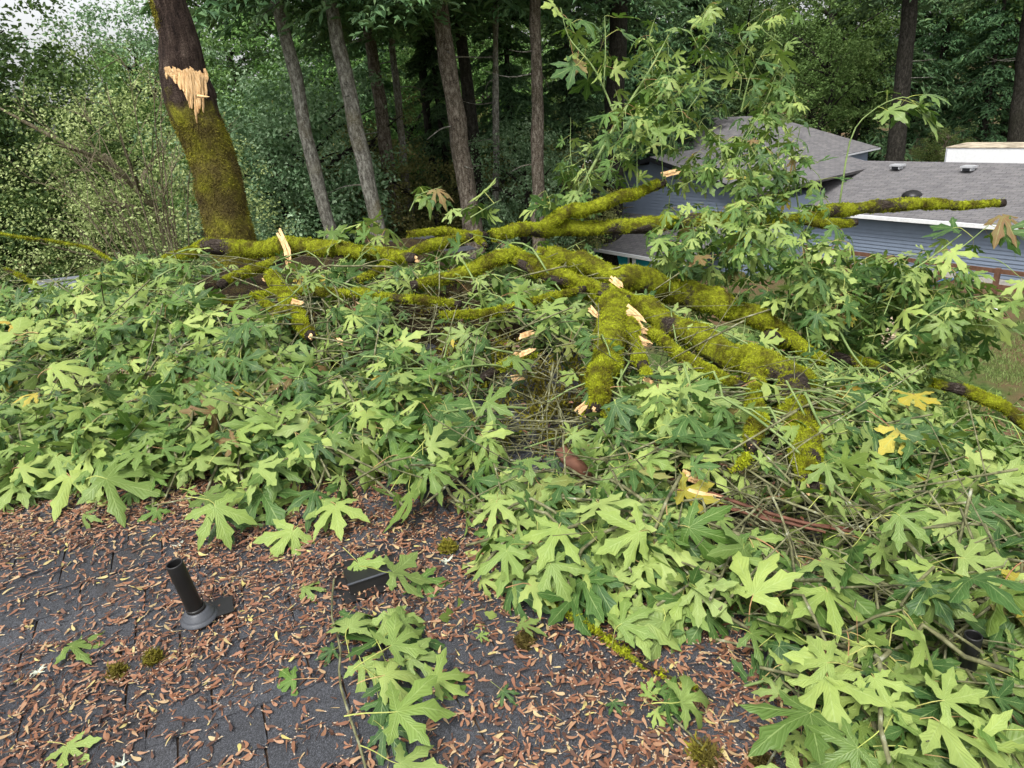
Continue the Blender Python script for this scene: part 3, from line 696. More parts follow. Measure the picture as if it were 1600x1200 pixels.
def gxy(px, d):
    """ground position under the picture column px at forward depth d (taken at mid height)"""
    p = at(px, 200, d); return np.array([p[0], p[1], float(terrain_z(p[0], p[1]))])
FOREST = [  # key, column, depth, scale, label
    ('silver', 405, 29, 1.05, 'broadleaf tree with greyish leaves between snag and first conifer'),
    ('silver', 470, 30, 1.1, 'greyish broadleaf tree behind the first pale conifer trunk'),
    ('olive', 560, 33, 1.05, 'olive green understorey tree behind the two pale conifers'),
    ('mid', 660, 40, .9, 'green understorey tree deep behind the thin spotted conifer'),
    ('olive', 730, 44, 1.0, 'olive understorey tree behind the thick brown conifer'),
    ('young_fir', 600, 42, .95, 'shaded fir between the pale conifers and the brown one'),
    ('young_fir', 690, 36, .8, 'shaded fir just beside the thick brown conifer'),
    ('young_fir', 800, 38, .95, 'dark fir left of the broad black trunk'),
    ('young_fir', 890, 40, 1.0, 'dark fir directly over the white eave corner'),
    ('young_fir', 1000, 46, 1.1, 'dark fir behind the upright maple shoots'),
    ('young_fir', 1085, 48, .9, 'dark fir over the highest grey roof'),
    ('mid', 1270, 50, 1.0, 'large green broadleaf tree behind the highest grey roof'),
    ('dark', 1170, 55, 1.0, 'dark broadleaf tree behind the roof peak'),
    ('mid', 1335, 58, .95, 'green broadleaf tree left of the leaning dark conifer'),
    ('fir', 1460, 62, .85, 'tall fir right of the leaning dark conifer'),
    ('young_fir', 1540, 58, 1.1, 'drooping fir above the white trailer'),
    ('light', 1478, 52, .55, 'pale yellow green shrub beside the trailer'),
    ('fir', 1620, 60, .9, 'tall fir at the picture edge above the trailer'),
    ('willow', 185, 20, 1.0, 'pale twiggy willow shrub left of the snapped snag'),
    ('russet', 240, 17, .9, 'russet leaved shrub between willow and snag'),
    ('mid', 70, 24, .62, 'leafy green bush low at the picture edge'),
    ('silver', 275, 22, .62, 'dark green bush behind the lower snag'),
    ('bush', 30, 17, 1.05, 'low bush nearest the grey shed'),
    ('bush', 130, 16, .95, 'low bush under the pale willow'),
    ('bush', 330, 19, 1.2, 'low leafy bush right behind the snag foot'),
    ('bush', 440, 21, 1.1, 'low bush in front of the greyish broadleaf tree'),
    ('dark', -60, 24, 1.0, 'tall dark maple at the picture corner under the sky'),
    ('dark', -110, 22, 1.0, 'dark maple partly outside the picture beside the sky'),
    ('mid', 175, 48, 1.1, 'distant green tree under the bright sky'),
    ('light', 195, 58, 2.2, 'hazy pale distant tree under the bright sky'),
    ('silver', 240, 52, 1.75, 'distant greyish tree just left of the snag top'),
    ('mid', 330, 38, 1.05, 'green broadleaf tree directly behind the snag')]
for i, (key, px, d, s, lab) in enumerate(FOREST):
    place(TPL[key], {'fir': 'fir_tree', 'young_fir': 'fir_tree', 'bush': 'leafy_bush', 'light': 'leafy_tree', 'russet': 'leafy_bush'}.get(key, 'broadleaf_tree'), lab, 'bush' if key in ('bush', 'russet') else 'tree', gxy(px, d), random.uniform(0, 6.28), s, 'trees and bushes behind the heap')
# deep wood that closes the view
for i in range(44):
    px = -350 + i * 52 + random.uniform(-15, 15)
    if 60 < px < 270: continue
    d = random.uniform(56, 80); key = random.choice(['fir', 'fir', 'dark', 'mid', 'young_fir'])
    place(TPL[key], 'forest_tree', 'dark tree deep in the wood that closes the view', 'tree', gxy(px, d), random.uniform(0, 6.28), random.uniform(.95, 1.3) * (1.25 if key in ('mid', 'dark', 'young_fir') else 1), 'deep wood closing the view')
for px, d in ((380, 46), (450, 50), (520, 46), (590, 52), (650, 50), (720, 54), (780, 50), (850, 54), (930, 52)):
    place(TPL[random.choice(['dark', 'mid', 'olive'])], 'forest_tree', 'shaded understorey tree in the gap between conifer trunks', 'tree', gxy(px, d), random.uniform(0, 6.28), random.uniform(1.0, 1.3), 'shaded understorey between conifer trunks')
for px, d in ((350, 31), (480, 36), (545, 28), (640, 31), (700, 30), (770, 34), (820, 30), (870, 33), (930, 36), (990, 42)):
    place(TPL[random.choice(['bush', 'silver', 'olive'])], 'undergrowth_bush', 'low dark undergrowth bush among the conifer feet', 'bush', gxy(px, d), random.uniform(0, 6.28), random.uniform(.7, .95), 'undergrowth among the conifer feet')
# bare twiggy stems of the willow shrub
wl = gxy(195, 17.5); t = thing('willow_stems', 'fan of thin bare mossy stems rising in front of the pale willow', 'shrub', wl)
for k in range(20):
    a = rng.uniform(0, 6.28); L = rng.uniform(.6, 3.2); hgt = rng.uniform(6.5, 10.8); b = np.array([math.cos(a), math.sin(a) * .6, 0])
    Q = catmull([b * .15, b * L * .25 + [0, 0, hgt * .45], b * L * .6 + [0, 0, hgt * .8], b * L + [0, 0, hgt * rng.uniform(.85, 1.0)]], 12)
    V, Fq, _ = tube(Q, np.linspace(.034, .006, 12), 5, False); st_ = obj('stem', mesh_data('stem', V, Fq, [B_STEM], None, True), t)
    m2 = MB()
    for j in range(14):
        i0 = rng.integers(4, 12); dd = b * rng.uniform(.1, .6) + rng.normal(0, .4, 3) + [0, 0, .55]; l2 = rng.uniform(.4, 1.1)
        m2.add(*tube([Q[i0], Q[i0] + unit(dd) * l2 * .5 + [0, 0, .05], Q[i0] + unit(dd) * l2], [.012, .009, .004], 3, False)[:2])
    m2.build('twigs', B_STEM, st_, (0, 0, 0), False, 'stuff')

# ------------------------------------------------------------------ snapped maple snag
sg_px = [(395, 520, 47), (372, 420, 42), (352, 330, 41), (332, 250, 40), (310, 190, 42), (298, 155, 47), (288, 118, 42), (284, 90, 38), (278, 55, 33), (263, 0, 31), (250, -60, 30), (238, -130, 28)]
SD = 13.0; p1 = at(372, 420, SD); yy = p1[1]
sp_ = []; sr = []
for x, y, hw in sg_px:
    r = ray(x, y); k = (yy - CAM[1]) / r[1]; sp_.append(CAM + r * k); sr.append(hw * .84 / F_PX * k)
d0 = sp_[0] - sp_[1]; d0 = d0 / abs(d0[2]); base = sp_[0] + d0 * sp_[0][2]
P = np.array([base] + sp_); rr = np.array([sr[0] * 1.35] + sr)
snag = thing('snapped_maple_snag', 'leaning mossy maple trunk with a bright torn wound', 'tree', base)
nS = 120; Pc = catmull(P, nS); rc = np.interp(np.linspace(0, len(P) - 1, nS), np.arange(len(P)), rr)
V, Fq, Nn = tube(Pc - base, rc, 40, True, .03, 3.0, 77)
Vw = V + base; mo = np.clip(.5 + (at(300, 175, SD)[2] - Vw[:, 2]) * .42, 0.0, .85)
leftmoss = (Nn @ RT < -.45) & (Vw[:, 2] > at(300, 100, SD)[2]); mo[leftmoss] = .85
mo[np.abs(Vw[:, 2] - at(285, 95, SD)[2]) < .35] = .0
sn_tr = obj('trunk', mesh_data('trunk', V, Fq, [M['snag']], None, True, {'moss': mo}), snag)
# torn wound: layered splinters standing on the trunk surface that faces us
def snag_front(px, py, off):
    r = ray(px, py); best = None
    T = np.linspace(SD * .85, SD * 1.02, 700); Q = CAM + T[:, None] * r
    zc = np.interp(Q[:, 2], Pc[:, 2], np.arange(nS)); ci = np.stack([np.interp(zc, np.arange(nS), Pc[:, k]) for k in range(3)], 1); rad = np.interp(zc, np.arange(nS), rc)
    dd = np.linalg.norm((Q - ci)[:, :2], axis=1) - rad * 1.03; k = np.nonzero(dd < 0)[0]
    return Q[k[0]] - FW * off if len(k) else None
strips = []
for q in range(17):
    x = 262 + 60 * (q + rng.uniform(-.4, .4)) / 16
    low = np.interp(x, [262, 270, 280, 286, 296, 306, 312, 318, 322], [118, 123, 131, 148, 172, 184, 172, 150, 130]) + rng.normal(0, 7)
    top_ = np.interp(x, [262, 275, 290, 322], [112, 114, 117, 119]) + rng.normal(0, 2.2)
    strips.append(((x, top_), (x + (low - top_) * .10 + rng.normal(0, 1), max(low, top_ + 5)), rng.uniform(2.6, 5.0)))
for (a, b, w) in strips:
    A = snag_front(a[0], a[1], .035); Bq = snag_front(b[0], b[1], .012)
    if A is None or Bq is None: continue
    ww = w / F_PX * SD; n = 7; pts = [A * (1 - t) + Bq * t for t in np.linspace(0, 1, n)]
    V = []; 
    for i, q in enumerate(pts):
        t = i / (n - 1); wd = ww * (1 - .8 * t ** 3) * rng.uniform(.8, 1.15)
        V += [q - RT * wd + FW * .01, q - FW * (.006 + .012 * rng.random()) + RT * wd * .3, q + RT * wd + FW * .01]
    top = [A - RT * ww * .6 + ZZ * rng.uniform(.02, .08) - FW * .02, A + RT * ww * .5 + ZZ * rng.uniform(.02, .1) - FW * .01]
    F_ = [(i * 3 + j, i * 3 + j + 1, i * 3 + j + 4, i * 3 + j + 3) for i in range(n - 1) for j in (0, 1)]
    V += top; F_ += [(0, 1, 21), (1, 22, 21), (1, 2, 22)]
    obj('torn_wood_strip', mesh_data('torn_wood_strip', np.array(V) - base, F_, [M['wood']]), snag)
A = snag_front(312, 152, .05); V, Fq, _ = tube([A, A + RT * .1 - FW * .06 - ZZ * .03, A + RT * .21 - FW * .10 - ZZ * .05], [.03, .022, .004], 5); obj('splinter', mesh_data('splinter', V - base, Fq, [M['wood']]), snag)
# shaggy moss on the snag
def fuzz(V, Nn, moss, n, L, thr=.5, hang=.4, tri_w=.25, jit=.012):
    ok = np.nonzero(moss > thr)[0]
    if len(ok) == 0: return None
    pick = rng.choice(ok, n); j = rng.normal(0, jit, (n, 3)); j -= (j * Nn[pick]).sum(1)[:, None] * Nn[pick]; Pn = V[pick] + j
    D = Nn[pick] + rng.normal(0, .55, (n, 3)) - [0, 0, hang]; D /= np.linalg.norm(D, axis=1)[:, None]
    l = L * rng.uniform(.5, 1.4, n); W = np.cross(D, rng.normal(size=(n, 3))); W /= np.linalg.norm(W, axis=1)[:, None]
    Vt = np.stack([Pn - W * (l * tri_w)[:, None] - Nn[pick] * .004, Pn + W * (l * tri_w)[:, None] - Nn[pick] * .004, Pn + D * l[:, None]], 1).reshape(-1, 3)
    return Vt, np.arange(3 * n).reshape(-1, 3), np.repeat(rng.random(n), 3)
fz = fuzz(Vw, Nn, mo + .9 * (fbm(Vw * 2.2, 4) - .5), 24000, .03, .55, .7, .25, .06)
def m_snagmoss():
    k = N('brown_moss_tufts'); r = rnd_val(k); n1 = k.noise(wpos(k), 2.2, 4)
    a = k.ramp(n1, [(.3, (.09, .068, .027)), (.46, (.15, .125, .03)), (.56, (.23, .21, .028)), (.68, (.36, .36, .03))])
    b = k.mix(k.math('MULTIPLY', r, .7), a, (.06, .045, .02)); return k.finish(b, .95, None, (b, .2), .05)
SNAGMOSS = m_snagmoss()
obj('moss', mesh_data('moss', fz[0] - base, fz[1], [SNAGMOSS], None, False, {'tint': fz[2]}), snag, None, 'stuff')

# ------------------------------------------------------------------ maple leaf shapes
def leaf_shape(seed, sign):
    rs = np.random.default_rng(seed)
    V = [(0, 0)]; vein = [1.0]; T = []; along = [0.0]
    def add(p, v, t=.3): V.append((p[0], p[1])); vein.append(v); along.append(t); return len(V) - 1
    angs = [90 - 98, 90 - 46, 90, 90 + 46, 90 + 98]; lens = [.56, .9, 1.0, .9, .56]
    angs = [a + rs.normal(0, 4) for a in angs]; lens = [l * rs.uniform(.88, 1.1) for l in lens]
    P = lambda a, r: np.array([math.cos(math.radians(a)), math.sin(math.radians(a))]) * r
    sinus = [add(P(-90 + 22, .13), 0)]
    for i in range(4): sinus.append(add(P((angs[i] + angs[i + 1]) / 2, rs.uniform(.17, .26) * (.8 if i in (0, 3) else 1)), 0))
    sinus.append(add(P(-90 - 22, .13), 0))
    lobe = {0: 0}
    for i in range(5):
        a = P(angs[i], 1); p = np.array([-a[1], a[0]]); l = lens[i]; w = rs.uniform(.74, .98) * (1.12 if i in (0, 4) else 1)
        m1 = add(a * .40 * l, 1, .4); m2 = add(a * .68 * l, 1, .68); tip = add(a * l, 1, 1)
        for s, sn in ((-1, sinus[i]), (1, sinus[i + 1])):
            nk = add(a * .44 * l + p * s * .125 * w * l, 0, .44); sh = add(a * rs.uniform(.60, .68) * l + p * s * rs.uniform(.19, .25) * w * l, 0, .64)
            nt = add(a * .74 * l + p * s * .105 * w * l, 0, .74); t2 = add(a * .84 * l + p * s * .098 * w * l, 0, .84)
            for t in ((0, sn, m1), (m1, sn, nk), (m1, nk, sh), (m1, sh, m2), (m2, sh, nt), (m2, nt, t2), (m2, t2, tip)): T.append(t if s < 0 else (t[0], t[2], t[1]))
    V = np.array(V); r = np.linalg.norm(V, axis=1); vein = np.array(vein)
    wilt = seed % 4 == 0; k = sign * (rs.uniform(.5, .85) if wilt else rs.uniform(.10, .42)); kx = sign * (rs.uniform(.4, .9) if wilt else rs.uniform(-.2, .45))
    z = -k * V[:, 1] * np.abs(V[:, 1]) - kx * V[:, 0] ** 2 - (1 - vein) * .045 * np.sign(sign) * r ** .5 * rs.uniform(-.4, 1.6)
    z += .12 * (vnoise(np.stack([V[:, 0] * 2.2 + seed, V[:, 1] * 2.2, r * 0], 1), seed) - .5) * (r > .1) * 2 * rs.uniform(.5, 1.4)
    z += rs.normal(0, .05) * V[:, 0]
    V3 = np.column_stack([V, z])
    # petiole
    beta = sign * rs.uniform(-.3, 1.2); pl = rs.uniform(.55, .95)
    end = np.array([rs.normal(0, .12), -pl * math.cos(beta), -pl * math.sin(beta) * .8])
    Q = catmull([(0, .02, .004), (0, -.16, -.02 * sign), end * .62 + [0, -.05, .03 * sign], end], 6)
    Vt, Ft, _ = tube(Q, np.linspace(.0085, .014, 6), 3, False)
    tri = []
    for f in Ft: tri += [(f[0], f[1], f[2]), (f[0], f[2], f[3])]
    n0 = len(V3); allV = np.vstack([V3, Vt]); F_ = np.array(T + [tuple(i + n0 for i in t) for t in tri])
    fm = np.array([0] * len(T) + [1] * len(tri)); ve = np.concatenate([vein, np.zeros(len(Vt))])
    return dict(V=allV, F=F_, fm=fm, vein=ve, along=np.concatenate([along, np.zeros(len(Vt))]), end=end)
NLV = 15
LEAF = [leaf_shape(100 + i, 1) for i in range(NLV)] + [leaf_shape(200 + i, -1) for i in range(NLV)]
LEAF_ME = [mesh_data('leaf', l['V'], l['F'], [M['leaf'], M['petiole']], l['fm'], True, {'vein': l['vein'], 'along': l['along'], 'tint': np.zeros(len(l['V']))}) for l in LEAF]

TWIGS = {}      # key -> list of dict(P, r, leaves)
def frame(b, nrm):
    Yv = unit(b); Zv = nrm - (nrm @ Yv) * Yv; Zv = unit(Zv); return np.column_stack([np.cross(Yv, Zv), Yv, Zv])
def mk_leaf(tw, node, b, nrm, L, under, blade_base=False, lay=0):
    v = int(rng.integers(0, NLV)) + (NLV if under else 0); R = frame(b, -nrm if under else nrm)
    pos = np.asarray(node, float) if blade_base else node - R @ (LEAF[v]['end'] * L)
    tw['leaves'].append(dict(pos=pos, R=R, L=L, v=v, lay=lay, tint=rng.random()))
def mk_twig(key, P, r=.005):
    tw = dict(P=np.asarray(P, float), r=r, leaves=[]); TWIGS.setdefault(key, []).append(tw); return tw
def surf_normal(x, y):
    e = .12; hx = (pile_z(np.array([x + e]), np.array([y]))[0] - pile_z(np.array([x - e]), np.array([y]))[0]) / (2 * e)
    hy = (pile_z(np.array([x]), np.array([y + e]))[0] - pile_z(np.array([x]), np.array([y - e]))[0]) / (2 * e)
    return unit([-hx, -hy, 1.0])
def heap_twig(key, p, n_leaf, Lm, under_p=.62, lift=.0, layer=0):
    """twig lying over the heap, leaves spread either side of it"""
    # twigs run mostly down the heap's front, to the viewer and to the right
    a = rng.normal(math.radians(-62), .75); d = np.array([math.cos(a), math.sin(a), 0]); ln = rng.uniform(.35, .8); up_ = rng.uniform(-.02, .16)
    pts = []
    for t in np.linspace(-.5, .5, 5):
        q = p + d * t * ln + np.array([rng.normal(0, .03), rng.normal(0, .03), 0]); z = pile_z(np.array([q[0]]), np.array([q[1]]))[0]
        q[2] = z + lift + rng.uniform(.0, .07) + up_ * (1 - abs(t * 2)) - layer; pts.append(q)
    Q = catmull(pts, 9); tw = mk_twig(key, Q, rng.uniform(.0035, .007))
    for k in range(n_leaf):
        i = int(rng.integers(2, 9)); node = Q[i]; tan = unit(Q[min(i + 1, 8)] - Q[i - 1]); side = np.cross(tan, [0, 0, 1.0]) * (1 if k % 2 else -1)
        nrm = surf_normal(node[0], node[1])
        b = tan * rng.uniform(.1, 1.0) + side * rng.uniform(.15, 1.0) + rng.normal(0, .25, 3) * [1, 1, .3]
        b = b - (b @ nrm) * nrm; b = unit(b); b = b + np.array([.12, -.34, -.34 + rng.normal(0, .32)])
        nr = unit(nrm + rng.normal(0, .7, 3))
        mk_leaf(tw, node, unit(b), nr, Lm * rng.uniform(.5, 1.4), rng.random() < under_p, False, layer)
def shoot(key, pts, n_leaf, Lm, under_p=.35, r=.008, start=.25):
    """free-standing shoot with drooping leaves in opposite pairs"""
    pts = [np.asarray(p, float) for p in pts]; n = 14; Q = catmull(pts, n); tw = mk_twig(key, Q, np.linspace(r, r * .35, n))
    for k in range(n_leaf):
        f = start + (1 - start) * (k // 2 * 2 + 1) / max(n_leaf, 1) + rng.normal(0, .02); i = int(np.clip(f * (n - 1), 0, n - 1)); node = Q[i]
        tan = unit(Q[min(i + 1, n - 1)] - Q[max(i - 1, 0)]); a = rng.uniform(0, 6.28)
        o = np.array([math.cos(a), math.sin(a), 0]); o = unit(o - (o @ tan) * tan * .6)
        b = unit(o * rng.uniform(.5, 1.1) + tan * .3 + [0, 0, -rng.uniform(.2, 1.1)])
        nr = unit(o * .5 + [0, 0, rng.uniform(.4, 1.0)] + rng.normal(0, .35, 3))
        mk_leaf(tw, node, b, nr, Lm * rng.uniform(.6, 1.25), rng.random() < under_p)
    return tw

# ------------------------------------------------------------------ limbs
LIMB_PX = []
def dauto(x, y, d, r):
    q = hit_pile(x, y); return d if q is None else min(d, float(proj(q)[2]) - .17)
def limb_mesh(pts, seed, moss_cov=.75, sides=16, auto=True):
    """pts: (px, py, depth, radius px)"""
    pts = [(x, y, dauto(x, y, d, r) if auto else d, r) for x, y, d, r in pts]
    for (x, y, d, r), (x2, y2, d2, r2) in zip(pts[:-1], pts[1:]):
        for f in np.linspace(0, 1, 6): LIMB_PX.append((x + (x2 - x) * f, y + (y2 - y) * f, d + (d2 - d) * f, r + (r2 - r) * f))
    P = np.array([at(x, y, d) for x, y, d, r in pts]); R_ = np.array([r * .84 / F_PX * d for x, y, d, r in pts])
    ln = np.linalg.norm(np.diff(P, axis=0), axis=1).sum(); n = int(np.clip(ln / .03, 10, 90)); Q = catmull(P, n); rr_ = np.interp(np.linspace(0, len(P) - 1, n), np.arange(len(P)), R_)
    rr_ = rr_ * (1 + .22 * (vnoise(np.stack([np.arange(n) * .33, np.full(n, seed * 1.7), np.zeros(n)], 1), seed) - .5)); Q = Q + (np.stack([vnoise(np.stack([np.arange(n) * .21, np.full(n, seed + 9. * k), np.zeros(n)], 1), seed + k) for k in range(3)], 1) - .5) * rr_[:, None] * .7
    V, Fq, Nn_ = tube(Q, rr_, sides, True, .04, 11, seed)
    ends = np.repeat(np.arange(n), sides); mo_ = np.clip(fbm(V * 6.5, seed + 3, 3) * 2.0 - 1.0 + moss_cov * 1.02 + .14 * Nn_[:, 2], 0, 1)
    mo_ = np.where(ends > n - 3, .2, mo_)
    return V, Fq, Nn_, mo_
def add_limb(t, name, pts, seed, cov=.75, tufts=1.0, label=None, L=.0085, sides=16, auto=True):
    V, Fq, Nn_, mo_ = limb_mesh(pts, seed, cov, sides, auto); b = np.array(t.location)
    o = obj(name, mesh_data(name, V - b, Fq, [M['limb']], None, True, {'moss': mo_}), t)
    if label: o['label'] = label
    if name in ('stub', 'broken_fork', 'log', 'twig_end'):
        e0 = V[-sides:].mean(0); ax = unit(e0 - V[-3 * sides:-2 * sides].mean(0)); rE = np.linalg.norm(V[-sides] - e0)
        for q in range(5):
            a = rng.uniform(0, 6.28); off = unit(np.cross(ax, [math.cos(a), math.sin(a), .3])) * rE * rng.uniform(.2, .75)
            Vs, Fs_ = splinter_mesh(e0 + off - ax * rE * .4, e0 + off * .9 + ax * rE * rng.uniform(.5, 1.7), rE * rng.uniform(.14, .3), seed * 7 + q); obj('torn_end', mesh_data('torn_end', Vs - b, Fs_, [M['wood']]), o)
    area = len(V); fz = fuzz(V, Nn_, mo_ + rng.normal(0, .16, len(mo_)), int(area * 10 * tufts), L, .47, .15, .3, .009)
    if fz: obj('moss', mesh_data('moss', fz[0] - b, fz[1], [M['moss']], None, False, {'tint': fz[2]}), o, None, 'stuff')
    return o
def splinter_mesh(A, Bq, w, seed, flatdir=None):
    """bundle of flat jagged slivers of torn wood from A to B"""
    rs = np.random.default_rng(seed); A = np.asarray(A, float); Bq = np.asarray(Bq, float); ax = unit(Bq - A); s = unit(np.cross(ax, FW)); k = unit(np.cross(s, ax)); L = np.linalg.norm(Bq - A); V = []; F_ = []
    for g in range(4):
        o = len(V); c0 = A + s * w * (g - 1.5) * .5 + ax * L * rs.uniform(0, .28) - k * w * .1 * rs.random(); c1 = A + s * w * (g - 1.5) * .42 + ax * L * rs.uniform(.68, 1.02); n = 5; ww = w * rs.uniform(.22, .36); bend = rs.normal(0, w * .25)
        for i in range(n):
            t = i / (n - 1); c = c0 * (1 - t) + c1 * t + k * bend * math.sin(t * 3.1) + s * rs.normal(0, w * .05); x = ww * (1.0 if i < n - 1 else .12) * rs.uniform(.75, 1.15)
            V += [c - s * x, c - k * x * .22, c + s * x, c + k * x * .22]
        F_ += [(o + i * 4 + j, o + i * 4 + (j + 1) % 4, o + i * 4 + 4 + (j + 1) % 4, o + i * 4 + 4 + j) for i in range(n - 1) for j in range(4)] + [(o + 3, o + 2, o + 1, o)]
    return np.array(V), F_
def px_splinter(t, name, a, b, d0, d1, w, seed, label=None):
    V, F_ = splinter_mesh(at(a[0], a[1], d0), at(b[0], b[1], d1), w / F_PX * d0, seed); o = obj(name, mesh_data(name, V - np.array(t.location), F_, [M['wood']]), t)
    if label: o['label'] = label
    return o
def heap_root(px, py, d): p = at(px, py, d); return (p[0], p[1], float(roofz(p[0], p[1])))
TH = {}
TH['left'] = tA = thing('fallen_limb', 'mossy broken log lying across the left of the heap below the snag', 'fallen limb', heap_root(400, 400, 5.2), 'fallen maple limbs')
add_limb(tA, 'log', [(258, 405, 5.5, 6), (290, 396, 5.45, 12), (340, 389, 5.4, 15), (420, 386, 5.3, 17), (500, 390, 5.2, 16), (575, 396, 5.15, 13), (650, 404, 5.1, 9)], 301, .66, 1.2)
add_limb(tA, 'branch', [(470, 392, 5.15, 9), (410, 414, 5.05, 9), (372, 430, 4.95, 9), (345, 445, 4.9, 8)], 302, .8)
add_limb(tA, 'branch', [(395, 462, 4.7, 5), (470, 455, 4.65, 8), (560, 458, 4.55, 9), (640, 466, 4.45, 8), (720, 474, 4.4, 5)], 303, .72)
add_limb(tA, 'stub', [(425, 430, 4.75, 13), (445, 462, 4.6, 15), (466, 495, 4.5, 14), (486, 526, 4.4, 10)], 304, .9, 1.3)
add_limb(tA, 'branch', [(410, 470, 4.6, 6), (440, 490, 4.5, 9), (450, 505, 4.45, 6)], 305, .8)
dd = dauto(464, 473, 4.45, 0) - .1; px_splinter(tA, 'torn_wood', (452, 470), (476, 476), dd, dd, 5, 1)
TH['middle'] = tB = thing('fallen_limb', 'thick bright mossy forked limb crossing the middle of the heap', 'fallen limb', heap_root(1000, 480, 4.3), 'fallen maple limbs')
add_limb(tB, 'main_limb', [(796, 398, 4.65, 14), (840, 412, 4.55, 19), (895, 440, 4.45, 20), (950, 462, 4.38, 21), (1010, 482, 4.3, 22), (1085, 520, 4.25, 24), (1150, 555, 4.2, 27), (1210, 585, 4.15, 26), (1250, 602, 4.12, 24), (1285, 622, 4.1, 14)], 311, .70, 1.3)
add_limb(tB, 'branch', [(800, 402, 4.55, 7), (835, 425, 4.4, 8), (890, 442, 4.3, 8), (940, 460, 4.28, 7), (985, 468, 4.25, 6)], 312, .45)
add_limb(tB, 'stub', [(957, 470, 4.32, 25), (953, 520, 4.15, 25), (945, 565, 4.05, 26), (936, 610, 3.98, 20), (932, 640, 3.92, 12)], 313, .95, 1.5, 'stout bright mossy stub pointing down with a torn end')
add_limb(tB, 'broken_fork', [(938, 610, 3.95, 9), (926, 632, 3.88, 7), (914, 650, 3.85, 5)], 331, .1)
add_limb(tB, 'broken_fork', [(938, 620, 3.95, 6), (946, 645, 3.9, 5), (952, 668, 3.88, 3)], 332, .1)
add_limb(tB, 'stub', [(978, 500, 4.3, 15), (990, 540, 4.2, 14), (1000, 568, 4.15, 11), (1015, 592, 4.1, 5)], 314, .72)
add_limb(tB, 'stub', [(1166, 560, 4.15, 15), (1180, 615, 4.02, 15), (1180, 660, 3.95, 16), (1176, 700, 3.9, 10)], 315, .75, 1.2)
add_limb(tB, 'twig_end', [(1182, 690, 3.9, 6), (1168, 712, 3.85, 5), (1150, 735, 3.8, 3)], 316, .1)
add_limb(tB, 'stub', [(1228, 590, 4.15, 28), (1245, 650, 4.12, 30), (1260, 710, 4.05, 27), (1268, 760, 4.0, 20)], 317, .62, 1.3, 'thick brown mossed stub sinking into the leaves')
add_limb(tB, 'branch', [(1010, 515, 4.4, 11), (1060, 550, 4.4, 11), (1105, 580, 4.4, 11), (1160, 605, 4.4, 8)], 318, .8)
add_limb(tB, 'branch', [(690, 492, 4.2, 5), (755, 490, 4.2, 8), (800, 478, 4.2, 9), (850, 466, 4.22, 7), (915, 450, 4.25, 6)], 319, .66)
add_limb(tB, 'branch', [(800, 400, 4.7, 12), (760, 412, 4.65, 13), (700, 432, 4.55, 12), (640, 448, 4.5, 9)], 320, .8)
add_limb(tB, 'branch', [(560, 440, 4.7, 6), (620, 405, 4.9, 8), (690, 380, 5.0, 9), (760, 368, 5.1, 8)], 321, .75)
add_limb(tB, 'branch', [(640, 366, 5.1, 5), (690, 360, 5.05, 7), (735, 368, 5.0, 6), (760, 385, 4.95, 4)], 322, .9)
for k, (a, b, w) in enumerate((((952, 432), (980, 455), 5), ((972, 478), (1012, 508), 8), ((980, 522), (1026, 544), 6), ((918, 478), (940, 500), 5), ((900, 646), (918, 628), 6), ((1005, 590), (1025, 602), 4), ((985, 505), (1020, 525), 5))):
    dd = dauto((a[0] + b[0]) / 2, (a[1] + b[1]) / 2, 4.1, 0) - .06; px_splinter(tB, 'torn_wood', a, b, dd, dd - .02, w, 20 + k)
TH['right'] = tD = thing('fallen_limb', 'shaded mossy limb running behind the forked limb towards the lawn', 'fallen limb', heap_root(1100, 480, 4.7), 'fallen maple limbs')
add_limb(tD, 'main_limb', [(840, 398, 5.0, 15), (900, 412, 4.95, 20), (970, 432, 4.9, 22), (1040, 452, 4.85, 24), (1110, 474, 4.8, 24), (1180, 500, 4.75, 20), (1225, 525, 4.7, 15), (1262, 552, 4.65, 13), (1290, 566, 4.6, 10)], 341, .72, 1.1)
add_limb(tD, 'branch', [(1200, 525, 4.75, 12), (1262, 548, 4.7, 11), (1320, 560, 4.65, 10), (1390, 578, 4.6, 7)], 342, .3)
add_limb(tD, 'branch', [(1460, 598, 4.5, 9), (1520, 615, 4.45, 13), (1570, 640, 4.4, 13), (1625, 690, 4.3, 14)], 343, .75)
add_limb(tD, 'branch', [(1250, 620, 4.2, 9), (1290, 640, 4.15, 8), (1340, 668, 4.1, 4), (1390, 700, 4.05, 2.5)], 344, .15)
TH['upright'] = tC = thing('fallen_limb', 'long mossy limb reaching out in front of the blue house roof', 'fallen limb', heap_root(900, 355, 5.4), 'fallen maple limbs')
add_limb(tC, 'main_limb', [(770, 368, 5.2, 12), (840, 356, 5.3, 14), (900, 355, 5.45, 14), (970, 352, 5.55, 14), (1050, 346, 5.65, 14), (1130, 345, 5.75, 13), (1220, 345, 5.85, 13), (1290, 331, 5.9, 13), (1360, 325, 5.95, 12), (1430, 320, 6.0, 11), (1500, 321, 6.0, 9), (1567, 316, 6.05, 7)], 351, .68, 1.2)
add_limb(tC, 'fork', [(845, 356, 5.3, 13), (885, 335, 5.35, 13), (930, 322, 5.4, 12), (985, 303, 5.5, 11), (1040, 285, 5.6, 8)], 352, .9, 1.4)
add_limb(tC, 'branch', [(1240, 345, 5.85, 8), (1300, 352, 5.8, 9), (1340, 345, 5.8, 6)], 353, .7)
px_splinter(tC, 'torn_wood', (1032, 274), (1068, 266), 5.55, 5.6, 5, 40)
TH['front_left'] = thing('leafy_bough', 'spread of pale upturned maple leaves over the shingles behind the vent pipe', 'leafy bough', heap_root(250, 700, 3.3), 'leafy maple boughs on the roof')
